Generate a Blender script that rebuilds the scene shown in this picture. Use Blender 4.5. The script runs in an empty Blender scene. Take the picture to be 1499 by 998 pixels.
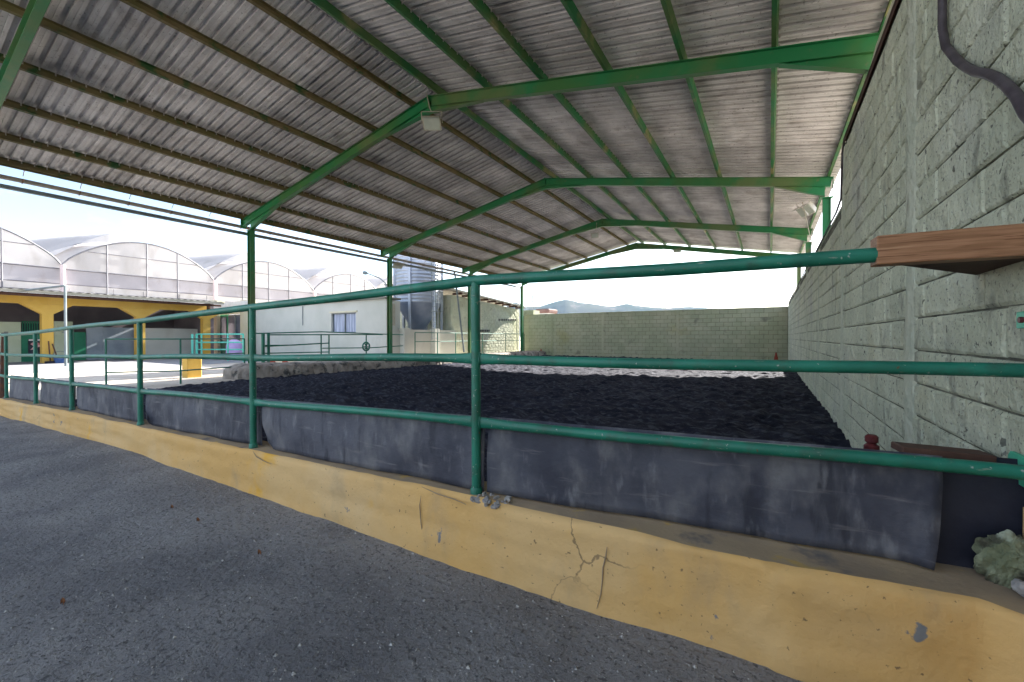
import bpy, bmesh, math, random
import numpy as np
from mathutils import Vector, Matrix
random.seed(7); rng = np.random.default_rng(7)
PI = math.pi; R_ = math.radians
S = bpy.context.scene; COL = S.collection

# ---------------------------------------------------------------- camera, sky, sun
CAM_H = 1.35; FPX = 620.0; YAW = R_(31.3); PITCH = R_(-0.5)
cd = bpy.data.cameras.new('camera'); cam = bpy.data.objects.new('camera', cd); COL.objects.link(cam)
cd.sensor_width = 36; cd.lens = FPX / 1499 * 36; cd.clip_start = 0.05; cd.clip_end = 9000
cam.location = (0, 0, CAM_H); cam.rotation_euler = (PI/2 + PITCH, 0, YAW)
S.camera = cam
SUN_EL = R_(29.0); SUN_AZ = R_(-4.0)     # azimuth measured from +Y towards -X
sdir = Vector((-math.sin(SUN_AZ)*math.cos(SUN_EL), math.cos(SUN_AZ)*math.cos(SUN_EL), math.sin(SUN_EL)))
sl = bpy.data.lights.new('sun', 'SUN'); sl.energy = 5.0; sl.angle = R_(0.5); sl.color = (1, .95, .87)
so = bpy.data.objects.new('sun', sl); COL.objects.link(so); so.rotation_euler = (-sdir).to_track_quat('-Z', 'Y').to_euler()
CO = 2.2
W = bpy.data.worlds.new('World'); S.world = W; W.use_nodes = True
nt = W.node_tree; nt.nodes.clear()
wo = nt.nodes.new('ShaderNodeOutputWorld'); bg = nt.nodes.new('ShaderNodeBackground')
sk = nt.nodes.new('ShaderNodeTexSky'); sk.sky_type = 'NISHITA'; sk.sun_disc = False
sk.sun_elevation = SUN_EL; sk.sun_rotation = -SUN_AZ; sk.dust_density = .7; sk.air_density = 1.0; sk.altitude = 100
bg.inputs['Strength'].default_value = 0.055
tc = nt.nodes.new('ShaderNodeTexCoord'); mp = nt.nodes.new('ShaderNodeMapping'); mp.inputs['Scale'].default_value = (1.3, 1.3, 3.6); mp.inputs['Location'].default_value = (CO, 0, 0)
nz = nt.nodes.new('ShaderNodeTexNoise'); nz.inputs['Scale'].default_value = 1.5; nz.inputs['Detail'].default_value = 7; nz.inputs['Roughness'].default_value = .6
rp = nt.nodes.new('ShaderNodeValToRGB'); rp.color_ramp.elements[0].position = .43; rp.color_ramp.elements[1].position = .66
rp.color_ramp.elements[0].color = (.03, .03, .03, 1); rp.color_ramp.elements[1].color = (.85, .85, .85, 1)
mx = nt.nodes.new('ShaderNodeMix'); mx.data_type = 'RGBA'; mx.inputs[7].default_value = (7.0, 7.3, 8.0, 1)  # clouds brightened as added fill light; offset keeps the visible left sky clear
L = nt.links.new
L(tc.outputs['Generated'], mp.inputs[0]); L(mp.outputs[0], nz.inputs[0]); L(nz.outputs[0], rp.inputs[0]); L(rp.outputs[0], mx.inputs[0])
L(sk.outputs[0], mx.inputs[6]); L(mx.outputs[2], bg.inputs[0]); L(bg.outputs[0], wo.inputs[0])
S.view_settings.view_transform = 'Standard'; S.view_settings.look = 'None'; S.view_settings.gamma = 1
S.view_settings.exposure = 2.65
S.render.engine = 'CYCLES'; S.cycles.max_bounces = 8; S.cycles.diffuse_bounces = 6; S.cycles.use_denoising = True
S.cycles.volume_bounces = 0

# ---------------------------------------------------------------- small helpers
_F = Vector((-math.sin(YAW)*math.cos(PITCH), math.cos(YAW)*math.cos(PITCH), math.sin(PITCH)))
_R = Vector((math.cos(YAW), math.sin(YAW), 0)); _U = _R.cross(_F)
def ray(x, y): return _F + _R*((x-749.5)/FPX) + _U*((499-y)/FPX)
def at(x, y, axis, val):                      # where the sight line meets the real plane axis=val
    d = ray(x, y); o = Vector((0, 0, CAM_H)); return o + d*((val-o[axis])/d[axis])
def atx(x, y, v): return at(x, y, 0, v)
def aty(x, y, v): return at(x, y, 1, v)
def atz(x, y, v=0.0): return at(x, y, 2, v)
def atd(x, y, D): return Vector((0, 0, CAM_H)) + ray(x, y)*D

def tag(o, label=None, cat=None, group=None, kind=None):
    if label: o['label'] = label
    if cat: o['category'] = cat
    if group: o['group'] = group
    if kind: o['kind'] = kind
    return o
def thing(name, label, cat, loc=(0, 0, 0), group=None):
    o = bpy.data.objects.new(name, None); o.empty_display_size = .2; COL.objects.link(o); o.location = loc
    return tag(o, label, cat, group)

class MB:
    def __init__(s): s.v = []; s.f = []
    def add(s, vs, fs):
        n = len(s.v); s.v += [tuple(v) for v in vs]; s.f += [tuple(i+n for i in f) for f in fs]; return s
    def box(s, c, d, rot=None, bev=0.0):
        hx, hy, hz = d[0]/2, d[1]/2, d[2]/2; c = Vector(c)
        if bev > 0:
            b = min(bev, hx*.49, hy*.49, hz*.49); P = []
            for sx in (-1, 1):
                for sy in (-1, 1):
                    for sz in (-1, 1):
                        P += [Vector((sx*hx, sy*(hy-b), sz*(hz-b))), Vector((sx*(hx-b), sy*hy, sz*(hz-b))), Vector((sx*(hx-b), sy*(hy-b), sz*hz))]
            bm = bmesh.new(); vs = [bm.verts.new(p) for p in P]; r = bmesh.ops.convex_hull(bm, input=vs)
            bmesh.ops.dissolve_limit(bm, angle_limit=.01, verts=bm.verts, edges=bm.edges)
            bm.verts.index_update(); vv = [v.co.copy() for v in bm.verts]; ff = [[v.index for v in f.verts] for f in bm.faces]; bm.free()
        else:
            vv = [Vector((x*hx, y*hy, z*hz)) for x in (-1, 1) for y in (-1, 1) for z in (-1, 1)]
            ff = [(0, 1, 3, 2), (4, 6, 7, 5), (0, 4, 5, 1), (2, 3, 7, 6), (0, 2, 6, 4), (1, 5, 7, 3)]
        if rot is not None: vv = [rot @ v for v in vv]
        return s.add([c+v for v in vv], ff)
    def bar(s, a, b, w, h, up=(0, 0, 1), bev=0):     # box along a-b; w sideways, h along up
        a, b = Vector(a), Vector(b); d = b-a; x = d.normalized(); u = Vector(up); y = u.cross(x)
        if y.length < 1e-4: y = Vector((0, 1, 0)).cross(x)
        y.normalize(); z = x.cross(y); rot = Matrix((x, y, z)).transposed()
        return s.box((a+b)/2, (d.length, w, h), rot, bev)
    def tube(s, pts, r, n=10, cap=True, ov=None):    # ov: per point (rh, rv) factors
        pts = [Vector(p) for p in pts]; m = len(pts); rs = r if isinstance(r, (list, tuple)) else [r]*m
        vs = []; pu = None
        for i, p in enumerate(pts):
            t = (pts[min(i+1, m-1)]-pts[max(i-1, 0)]).normalized()
            if pu is None: pu = Vector((0, 0, 1)) if abs(t.z) < .9 else Vector((0, 1, 0))
            sd = t.cross(pu).normalized(); up = sd.cross(t).normalized(); pu = up
            a, b = (ov[i] if ov else (1, 1))
            for k in range(n):
                q = 2*PI*k/n; vs.append(p + sd*(math.cos(q)*rs[i]*a) + up*(math.sin(q)*rs[i]*b))
        fs = [(i*n+k, i*n+(k+1) % n, (i+1)*n+(k+1) % n, (i+1)*n+k) for i in range(m-1) for k in range(n)]
        if cap: fs += [tuple(range(n-1, -1, -1)), tuple((m-1)*n+k for k in range(n))]
        return s.add(vs, fs)
    def lathe(s, prof, c, n=32, a0=0, a1=2*PI):      # prof: (r, z)
        c = Vector(c); full = abs(a1-a0-2*PI) < 1e-6; kk = n if full else n+1; vs = []
        for r, z in prof:
            for k in range(kk):
                q = a0+(a1-a0)*k/n; vs.append(c+Vector((r*math.cos(q), r*math.sin(q), z)))
        fs = [(i*kk+k, i*kk+(k+1) % kk, (i+1)*kk+(k+1) % kk, (i+1)*kk+k) for i in range(len(prof)-1) for k in range(n)]
        return s.add(vs, fs)
    def prism(s, poly, vec):                         # poly: list of 3d points, extruded by vec
        n = len(poly); p = [Vector(q) for q in poly]; v = Vector(vec)
        return s.add(p+[q+v for q in p], [tuple(range(n-1, -1, -1)), tuple(range(n, 2*n))]+[(i, (i+1) % n, n+(i+1) % n, n+i) for i in range(n)])
    def mesh(s, name, off=(0, 0, 0), smooth=False, fix=True):
        me = bpy.data.meshes.new(name); o = Vector(off)
        me.from_pydata([tuple(Vector(v)-o) for v in s.v], [], s.f)
        if fix:
            bm = bmesh.new(); bm.from_mesh(me); bmesh.ops.recalc_face_normals(bm, faces=bm.faces); bm.to_mesh(me); bm.free()
        if smooth:
            me.polygons.foreach_set('use_smooth', [True]*len(me.polygons))
            if smooth != 'all':
                try: me.set_sharp_from_angle(angle=R_(40))
                except Exception: pass
        me.update(); return me
    def build(s, name, mat, parent=None, smooth=False, label=None, fix=True, kind=None):
        off = parent_world(parent) if parent else (0, 0, 0)
        me = s.mesh(name, off, smooth, fix); me.materials.append(mat)
        ob = bpy.data.objects.new(name, me); COL.objects.link(ob)
        if parent: ob.parent = parent
        return tag(ob, label, kind=kind)
def parent_world(p):
    v = Vector((0, 0, 0))
    while p: v += Vector(p.location); p = p.parent
    return v
def single(mb, name, mat, label, cat, group=None, smooth=False, kind=None):
    o = mb.build(name, mat, None, smooth); return tag(o, label, cat, group, kind)
def structure(mb, name, mat, smooth=False, fix=True):
    return tag(mb.build(name, mat, None, smooth, fix=fix), kind='structure')
def vnoise(X, Y, sc, seed):                          # smooth value noise, numpy
    r = np.random.default_rng(seed); G = r.random((257, 257))
    x = X/sc; y = Y/sc; xi = np.floor(x).astype(int); yi = np.floor(y).astype(int); fx = x-xi; fy = y-yi
    fx = fx*fx*(3-2*fx); fy = fy*fy*(3-2*fy); xi %= 256; yi %= 256
    return (G[xi, yi]*(1-fx)+G[xi+1, yi]*fx)*(1-fy)+(G[xi, yi+1]*(1-fx)+G[xi+1, yi+1]*fx)*fy - .5

# ---------------------------------------------------------------- materials
def _n(nt, t, **k):
    n = nt.nodes.new(t)
    for a, b in k.items(): setattr(n, a, b)
    return n
def material(name, c1, c2=None, scale=3.0, lo=.35, hi=.65, rough=.8, bump=.0, bscale=40.0, bdist=.01, layers=(), metal=0.0,
             obj_rand=0.0, stretch=None, spec=.3, transl=0.0, alpha=1.0, bump2=None, cracks=None):
    """noise-mixed colour in world position; layers = (colour, scale, lo, hi, detail, stretch, amount)"""
    m = bpy.data.materials.new(name); m.use_nodes = True; nt = m.node_tree; L = nt.links.new
    b = nt.nodes['Principled BSDF']; b.inputs['Roughness'].default_value = rough; b.inputs['Metallic'].default_value = metal
    b.inputs['Specular IOR Level'].default_value = spec
    g = _n(nt, 'ShaderNodeNewGeometry'); pos = g.outputs['Position']
    def noise(sc, det=5, st=None, ro=.55):
        src = pos
        if st: mp = _n(nt, 'ShaderNodeMapping'); mp.inputs['Scale'].default_value = st; L(pos, mp.inputs[0]); src = mp.outputs[0]
        n = _n(nt, 'ShaderNodeTexNoise'); n.inputs['Scale'].default_value = sc; n.inputs['Detail'].default_value = det; n.inputs['Roughness'].default_value = ro
        L(src, n.inputs['Vector']); return n.outputs[0]
    def ramp(v, lo, hi):
        r = _n(nt, 'ShaderNodeMapRange'); r.clamp = True; r.interpolation_type = 'SMOOTHSTEP'
        r.inputs[1].default_value = lo; r.inputs[2].default_value = hi; L(v, r.inputs[0]); return r.outputs[0]
    def mix(f, a, c):
        x = _n(nt, 'ShaderNodeMix', data_type='RGBA')
        if hasattr(f, 'node'): L(f, x.inputs[0])
        else: x.inputs[0].default_value = f
        if hasattr(a, 'node'): L(a, x.inputs[6])
        else: x.inputs[6].default_value = (*a, 1)
        if hasattr(c, 'node'): L(c, x.inputs[7])
        else: x.inputs[7].default_value = (*c, 1)
        return x.outputs[2]
    col = c1
    if c2: col = mix(ramp(noise(scale, 6, stretch), lo, hi), c1, c2)
    for l in layers:
        c, sc, a, z = l[:4]; det = l[4] if len(l) > 4 else 4; st = l[5] if len(l) > 5 else None; am = l[6] if len(l) > 6 else 1.0
        f = ramp(noise(sc, det, st), a, z)
        if am != 1: mu = _n(nt, 'ShaderNodeMath', operation='MULTIPLY'); L(f, mu.inputs[0]); mu.inputs[1].default_value = am; f = mu.outputs[0]
        col = mix(f, col, c)
    hcr = None
    if cracks:      # hairline cracks: broken up edges of a large distorted cell pattern
        sc, wd = cracks; nn = _n(nt, 'ShaderNodeTexNoise'); nn.inputs['Scale'].default_value = 3.5; nn.inputs['Detail'].default_value = 6; L(pos, nn.inputs['Vector'])
        ad = _n(nt, 'ShaderNodeVectorMath', operation='MULTIPLY_ADD'); L(nn.outputs[1], ad.inputs[0]); ad.inputs[1].default_value = (.28, .28, .28); L(pos, ad.inputs[2])
        vo = _n(nt, 'ShaderNodeTexVoronoi', feature='DISTANCE_TO_EDGE'); vo.inputs['Scale'].default_value = sc; L(ad.outputs[0], vo.inputs['Vector'])
        f1 = ramp(vo.outputs['Distance'], wd, wd*.25); f2 = ramp(noise(1.3, 3), .54, .7); mu = _n(nt, 'ShaderNodeMath', operation='MULTIPLY'); L(f1, mu.inputs[0]); L(f2, mu.inputs[1]); hcr = mu.outputs[0]
        col = mix(hcr, col, (.3, .2, .1))
    if obj_rand:
        oi = _n(nt, 'ShaderNodeObjectInfo'); r = _n(nt, 'ShaderNodeMapRange'); L(oi.outputs['Random'], r.inputs[0])
        r.inputs[3].default_value = 1-obj_rand; r.inputs[4].default_value = 1+obj_rand
        hs = _n(nt, 'ShaderNodeHueSaturation'); L(r.outputs[0], hs.inputs['Value'])
        if hasattr(col, 'node'): L(col, hs.inputs['Color'])
        else: hs.inputs['Color'].default_value = (*col, 1)
        col = hs.outputs[0]
    if hasattr(col, 'node'): L(col, b.inputs['Base Color'])
    else: b.inputs['Base Color'].default_value = (*col, 1)
    if bump:
        bp = _n(nt, 'ShaderNodeBump'); bp.inputs['Strength'].default_value = bump; bp.inputs['Distance'].default_value = bdist
        L(noise(bscale, 6, None, .65), bp.inputs['Height']); out = bp.outputs[0]
        if bump2:
            b2 = _n(nt, 'ShaderNodeBump'); b2.inputs['Strength'].default_value = bump2[0]; b2.inputs['Distance'].default_value = bump2[2]
            L(noise(bump2[1], 4, bump2[3] if len(bump2) > 3 else None), b2.inputs['Height']); L(out, b2.inputs['Normal']); out = b2.outputs[0]
        L(out, b.inputs['Normal'])
    if transl:
        o = nt.nodes['Material Output']; tr = _n(nt, 'ShaderNodeBsdfTranslucent'); ms = _n(nt, 'ShaderNodeMixShader'); ms.inputs[0].default_value = transl
        if hasattr(col, 'node'): L(col, tr.inputs[0])
        else: tr.inputs[0].default_value = (*col, 1)
        L(b.outputs[0], ms.inputs[1]); L(tr.outputs[0], ms.inputs[2]); L(ms.outputs[0], o.inputs[0])
    return m
green = (.012, .15, .065); olive = (.1, .12, .03); dust = (.28, .26, .2)
M = {}
M['fence'] = material('fence_green_paint', (.006, .125, .08), (.012, .185, .12), 4, rough=.42, bump=.6, bscale=50, bdist=.003, spec=.5,
    layers=[((.03, .09, .06), 9, .52, .7, 8, None, .7), ((.2, .1, .05), 6, .68, .72, 9, None, .8), ((.3, .34, .3), 45, .68, .72, 3), ((.35, .33, .27), 14, .66, .74, 5, (1, 1, 4), .6), ((.12, .06, .03), 30, .7, .74, 3)])
M['frame'] = material('frame_green_paint', (.012, .175, .06), (.045, .16, .045), .7, .4, .6, rough=.5, bump=.15, bscale=30, bdist=.003, spec=.4,
    layers=[((.14, .17, .065), .5, .5, .62, 5, None, .7), ((.16, .13, .08), 7, .62, .75, 6, None, .6)])
M['purlin_l'] = material('purlin_dull_lit_paint', (.13, .115, .045), (.18, .14, .07), 2.5, rough=.7, bump=.2, bscale=40, bdist=.003, layers=[((.03, .09, .03), 3.2, .55, .68, 5), ((.16, .07, .03), 9, .62, .75)])  # faded, dusty green paint with the dull light on these sides mixed in
M['purlin_r'] = material('purlin_green_paint', (.016, .15, .05), (.08, .15, .05), 1.2, rough=.55, bump=.15, bscale=40, bdist=.003, layers=[((.24, .23, .1), 1.1, .55, .68, 5)])
M['sheet'] = material('weathered_roof_sheet', (.5, .48, .48), (.66, .64, .64), 1.6, rough=.65, bump=.2, bscale=45, bdist=.004, obj_rand=.2,
    layers=[((.66, .6, .55), 1.0, .6, .78, 5, (1, 6, 1), .6), ((.22, .19, .18), 1.3, .54, .76, 7, None, .7), ((.15, .13, .12), 22, .6, .7, 4, None, .6), ((.26, .21, .18), 3, .6, .75, 6, (1, 5, 1), .4)])
M['wallpaint'] = material('pale_green_wall_paint', (.54, .56, .42), (.65, .66, .5), 1.3, rough=.9, bump=1.0, bscale=45, bdist=.014, obj_rand=.05, spec=.15,
    layers=[((.45, .44, .43), .7, .52, .72, 6, None, .45), ((.52, .5, .34), 1.9, .58, .72, 6, (1, 1, .5), .55), ((.1, .1, .085), 20, .635, .67, 5, None, .85), ((.14, .13, .12), 60, .6, .66, 3, None, .6), ((.2, .2, .17), 5, .58, .7, 9, (1, 1, .5), .6), ((.6, .62, .52), 12, .6, .75, 6, None, .5)], bump2=(1, 7, .05))
M['farwall'] = material('far_wall_paint', (.42, .44, .31), (.5, .5, .37), .9, rough=.9, bump=.8, bscale=40, bdist=.006, obj_rand=.07, spec=.15,
    layers=[((.4, .36, .16), .5, .56, .72, 5, None, .5), ((.16, .15, .14), 1.5, .58, .72, 7, None, .6)])
M['mortar'] = material('dark_mortar_joint', (.1, .1, .08), (.2, .2, .155), 9, rough=1, bump=.8, bscale=90, bdist=.006, spec=.1)
M['plaster'] = material('rough_pale_green_plaster', (.51, .54, .42), (.61, .62, .49), 2, rough=.95, bump=1, bscale=35, bdist=.012, spec=.1, layers=[((.2, .19, .15), 6, .6, .72, 8, (1, 1, .4), .6)], bump2=(1, 7, .05))
M['lump'] = material('mossy_green_concrete', (.15, .17, .1), (.26, .28, .18), 9, rough=1, bump=1, bscale=45, bdist=.012, layers=[((.05, .045, .035), 7, .46, .6, 10, None, .85), ((.38, .42, .32), 6, .6, .68, 9, None, .8)])
M['kerb'] = material('ochre_painted_kerb', (.64, .38, .13), (.66, .43, .19), 1.2, rough=.75, bump=.7, bscale=32, bdist=.006, spec=.25,
    layers=[((.66, .46, .24), .9, .5, .75, 7, None, .75), ((.74, .38, .02), 1.1, .6, .7, 5, None, .9), ((.4, .29, .17), 3.2, .56, .76, 10, (1, 1, .45), .5), ((.2, .2, .2), 3.4, .68, .7, 9), ((.16, .11, .06), 38, .66, .72, 4, None, .8), ((.26, .19, .12), 1.3, .497, .5, 3, None, 0.0)], bump2=(.6, 3.5, .03), cracks=(1.7, .009))
M['kerbtop'] = material('dusty_kerb_top', (.28, .215, .15), (.36, .27, .17), 3, rough=.95, bump=.7, bscale=40, bdist=.008, spec=.1, layers=[((.45, .3, .1), 6, .6, .72), ((.13, .12, .12), 4, .6, .75, 6)])
M['conc'] = material('broken_grey_concrete', (.26, .25, .25), (.36, .34, .32), 12, rough=.95, bump=1, bscale=50, bdist=.01)
M['rubber'] = material('scuffed_black_rubber', (.036, .038, .055), (.085, .087, .108), 2.2, rough=.62, bump=.6, bscale=38, bdist=.006, spec=.35,
    layers=[((.2, .195, .2), 4.2, .46, .74, 12, (1, 1, .6), .75), ((.025, .027, .04), 4.5, .58, .68, 8, (1.6, 1, .35), .8), ((.24, .24, .26), 11, .56, .78, 10, (1.4, 1, .5), .5), ((.26, .24, .24), 7, .6, .75, 9, (.4, 1, 4), .4)], bump2=(.4, 4, .03))
M['rubber_and_shade'] = material('dark_rubber_and_shade', (.012, .013, .024), (.025, .026, .04), 4, rough=.6, bump=.3, bscale=30, bdist=.005)  # also used as painted shade in the stall door and hut vents
M['dirt'] = material('black_volcanic_dirt', (.018, .019, .032), (.034, .036, .052), 1.1, rough=.95, bump=1, bscale=30, bdist=.04, spec=.1, layers=[((.085, .09, .115), 7, .5, .66, 9, (1, 1.6, 1), .8), ((.12, .12, .13), 60, .64, .72, 4)])
M['yard'] = material('dark_volcanic_yard', (.3, .295, .3), (.39, .38, .38), .9, .3, .7, rough=.95, bump=1, bscale=85, bdist=.03, spec=.15,
    layers=[((.21, .21, .225), 1.7, .48, .72, 9, None, .7), ((.46, .45, .43), 110, .62, .7, 2), ((.09, .09, .095), 42, .57, .64, 8, None, .7), ((.5, .49, .48), 55, .66, .7, 4, None, .7), ((.17, .17, .185), .55, .48, .66, 7, None, .6), ((.42, .415, .4), 6, .58, .74, 8, None, .6)], bump2=(1, 22, .035))
M['sand'] = material('pale_courtyard_sand', (.5, .43, .36), (.6, .53, .45), .8, rough=.95, bump=.6, bscale=14, bdist=.02, layers=[((.32, .25, .2), 2.2, .56, .7, 7, (1, 3, 1), .7)])
M['floor'] = material('smooth_barn_floor', (.2, .2, .215), (.25, .25, .26), 1, rough=.7)
M['earth'] = material('dry_earth', (.4, .35, .29), (.48, .43, .36), .02, rough=1)
M['stone'] = material('rough_stone_ledge', (.26, .22, .19), (.42, .37, .32), 2.5, rough=.95, bump=1, bscale=20, bdist=.03, layers=[((.09, .085, .08), 3.5, .52, .66, 7), ((.45, .4, .36), 7, .62, .75)])
M['white'] = material('white_painted_wall', (.5, .51, .46), (.58, .58, .53), .5, rough=.85, bump=.3, bscale=20, bdist=.006, layers=[((.42, .4, .37), .9, .58, .78, 7, (1, 1, .5), .6)])
M['cream'] = material('cream_wall', (.62, .58, .42), (.68, .64, .5), .8, rough=.85)
M['palegreen'] = material('pale_green_door', (.5, .55, .38), (.56, .6, .44), 1.1, rough=.8, layers=[((.3, .3, .22), 2, .6, .75, 6, None, .5)])
M['yellow'] = material('yellow_concrete_frame', (.52, .31, .05), (.58, .37, .08), .7, rough=.7, bump=.2, bscale=20, bdist=.005, layers=[((.4, .26, .06), 1.2, .58, .75, 6, None, .6)])
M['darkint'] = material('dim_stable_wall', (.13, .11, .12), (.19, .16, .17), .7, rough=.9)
M['barnroof'] = material('old_fibre_cement_roof', (.17, .17, .14), (.24, .23, .2), .8, rough=.9, bump=.4, bscale=10, bdist=.01)
M['gdoor'] = material('green_stable_door', (.01, .15, .075), (.02, .19, .1), 1, rough=.5)
M['galv'] = material('galvanised_steel', (.42, .46, .54), (.52, .56, .64), 1.4, rough=.45, metal=.45, obj_rand=.05, layers=[((.33, .37, .46), 3, .55, .7, 5, (1, 1, .2), .6)])
M['galvdark'] = material('galvanised_cone', (.2, .24, .33), (.26, .3, .38), 1.4, rough=.5, metal=.3)
M['steel'] = material('grey_steel_tube', (.16, .19, .2), (.22, .25, .26), 2, rough=.5, metal=.3)
M['gutter'] = material('weathered_gutter', (.22, .2, .18), (.3, .28, .25), 2, rough=.6, layers=[((.3, .17, .1), 2, .58, .7, 5, None, .6), ((.12, .2, .18), 1.3, .6, .7)])
M['rust'] = material('rusty_bracket', (.16, .06, .03), (.09, .05, .04), 9, rough=.8)
M['plastic'] = material('greenhouse_film', (.56, .55, .56), (.64, .63, .64), .35, rough=.5, transl=.5, spec=.3, layers=[((.42, .4, .38), .8, .55, .75, 5, (1, 1, .4), .5)])
M['net'] = material('greenhouse_side_net', (.4, .39, .43), (.47, .46, .5), .4, rough=.8, transl=.45, layers=[((.36, .33, .34), 1.4, .55, .7, 6, (1, 1, .5), .6)])
M['ghtube'] = material('greenhouse_tube', (.13, .13, .15), (.18, .18, .2), 2, rough=.5, metal=.2)
M['ghpost'] = material('pinkish_white_post', (.75, .6, .6), (.8, .66, .66), 2, rough=.6)
M['glass'] = material('dark_window_glass', (.1, .12, .17), (.16, .18, .24), 1, rough=.12, spec=.8)
M['curtain'] = material('pale_curtain', (.5, .54, .66), (.28, .32, .44), 9, .42, .58, rough=.8, stretch=(1, 1, .05))
M['teal'] = material('turquoise_gate_paint', (.1, .55, .42), (.16, .62, .5), 2, rough=.5)
M['wood'] = material('brown_timber', (.26, .125, .06), (.38, .19, .1), 6, rough=.6, bump=.5, bscale=30, bdist=.003, stretch=(.6, 6, 14), layers=[((.16, .065, .03), 5, .55, .64, 6, (.5, 8, 22), .85), ((.5, .3, .17), 4, .6, .7, 5, (.4, 6, 18), .5)])
M['wooddark'] = material('dark_timber', (.07, .035, .025), (.1, .05, .035), 8, rough=.8)
M['black'] = material('black_conduit', (.05, .04, .045), (.085, .07, .075), 12, rough=.55, bump=.3, bscale=60, bdist=.003)
M['red'] = material('red_paint', (.3, .05, .035), (.36, .07, .05), 5, rough=.6)
M['darkred'] = material('dark_red_paint', (.1, .018, .022), (.16, .03, .03), 20, rough=.5)
M['wht'] = material('white_enamel', (.62, .6, .56), (.7, .68, .64), 4, rough=.4)
M['beige'] = material('dusty_beige_metal', (.36, .34, .27), (.45, .42, .34), 7, rough=.6)
M['lens'] = material('lamp_glass', (.42, .46, .4), (.5, .54, .47), 5, rough=.15, spec=.7)
M['lilac'] = material('lilac_plastic', (.5, .35, .65), (.55, .4, .7), 3, rough=.35)
M['plate'] = material('light_green_plate', (.05, .42, .25), (.08, .48, .3), 20, rough=.45)
M['bolt'] = material('zinc_bolt', (.5, .48, .45), (.58, .55, .52), 20, rough=.35, metal=.7)
M['mount'] = material('mountain_scrub', (.035, .045, .03), (.07, .065, .045), .006, rough=1, spec=0.0, layers=[((.12, .1, .08), .02, .55, .7, 6)])
M['leaf'] = material('dry_brown_leaf', (.16, .06, .03), (.24, .11, .05), 30, rough=.9)
M['blue'] = material('blue_plastic', (.06, .12, .3), (.08, .15, .34), 5, rough=.4)
M['greyblue'] = material('grey_blue_sheet_panel', (.24, .28, .32), (.34, .38, .42), 1.1, rough=.8)
M['tile'] = material('red_roof', (.16, .09, .08), (.2, .12, .1), 1, rough=.9)

# ---------------------------------------------------------------- key dimensions
XL, XR, XM, Y2 = -15.2, 1.36, -6.84, 7.54     # eaves, ridge, second frame
ZE, ZR = 5.32, 7.0
XW = 0.86                                     # face of the right hand block wall
YF = 28.0                                     # far wall
FR = [1.78]+[Y2+6*k for k in range(0, 4)]           # frames
def zt(x):                                    # rafter top
    return ZR-(ZR-ZE)*(XM-x)/(XM-XL) if x < XM else ZR-(ZR-5.44)*(x-XM)/(XR-XM)

# ---------------------------------------------------------------- ground
g = MB(); n = 24
g.add([(x, y, -.32) for x in (-5000, 5000) for y in (-5000, 5000)], [(0, 1, 3, 2)])
structure(g, 'ground', M['earth'])
def grid(name, x0, x1, y0, y1, st, zf, mat, kind='structure', xl=None):
    ys = np.arange(y0, y1+st*.5, st); nx = int((x1-x0)/st)+1; u = np.linspace(0, 1, nx)
    Yg, Ug = np.meshgrid(ys, u, indexing='ij'); left = xl(Yg) if xl else np.full_like(Yg, x0); Xg = left+(x1-left)*Ug
    Zg = zf(Xg, Yg); co = np.stack([Xg, Yg, Zg], -1).reshape(-1, 3); ny = len(ys)
    i = np.arange((ny-1)*(nx-1)); r, c = i//(nx-1), i % (nx-1); a = r*nx+c
    f = np.stack([a, a+1, a+nx+1, a+nx], 1)
    me = bpy.data.meshes.new(name); me.vertices.add(len(co)); me.vertices.foreach_set('co', co.ravel())
    me.loops.add(f.size); me.loops.foreach_set('vertex_index', f.ravel().astype(np.int32)); me.polygons.add(len(f))
    me.polygons.foreach_set('loop_start', np.arange(len(f), dtype=np.int32)*4); me.polygons.foreach_set('use_smooth', [True]*len(f))
    me.update(); me.validate(); me.materials.append(mat); o = bpy.data.objects.new(name, me); COL.objects.link(o); return tag(o, kind=kind)
def yard_z(X, Y):
    z = -.02+.03*vnoise(X, Y, 1.4, 1)+.016*vnoise(X, Y, .35, 2)+.007*vnoise(X, Y, .12, 3)+.004*vnoise(X, Y, .05, 5)
    return z-np.clip(-(X+6.5), 0, 6)*.03
grid('yard_ground', -12, 1.2, -1.2, 2.35, .03, yard_z, M['yard'])
grid('yard_ground_behind', -24, 12, -9, -1.2, .3, lambda X, Y: -.03+.03*vnoise(X, Y, 1.4, 1)-np.clip(-(X+6.5), 0, 6)*.03, M['yard'])
grid('yard_ground_left', -24, -12, -1.2, 2.1, .12, lambda X, Y: yard_z(X, Y)-.002, M['yard'])
def dirt_left(Y):
    return np.interp(Y, [2.2, 3.0, 4.2, 5.1, 7.0, 9, 28], [-12.4, -12.6, -13.2, -13.9, -14.12, -14.1, -14.1])
def dirt_z(X, Y):
    w = .5*vnoise(X, Y, .8, 7)
    z = .03*vnoise(X+w, Y, 1.1, 11)+.06*vnoise(X+w, Y*1.2, .27, 12)+.075*vnoise(X, Y*1.1, .14, 13)+.03*vnoise(X, Y, .09, 15)
    h = vnoise(X, Y*1.3, .26, 14); z -= .07*np.clip(h-.1, 0, 1)*2
    e = np.clip((XW-X)/.9, 0, 1); return z+.02+.03*(1-e)
grid('arena_dirt', -14.2, XW+.03, 2.3, YF+.02, .055, dirt_z, M['dirt'], xl=dirt_left)
g = MB(); P = [(-12.5, 2.35), (-12.7, 3.0), (-13.3, 4.2), (-14.0, 5.1), (-14.25, 7.0), (-15.0, 7.3), (-15.0, 40), (-75, 40), (-75, -60), (-24, -60), (-24, 2.0), (-12.5, 2.0)]
g.add([(x, y, .0) for x, y in P], [tuple(range(len(P)))]); structure(g, 'courtyard_sand', M['sand'])
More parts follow.
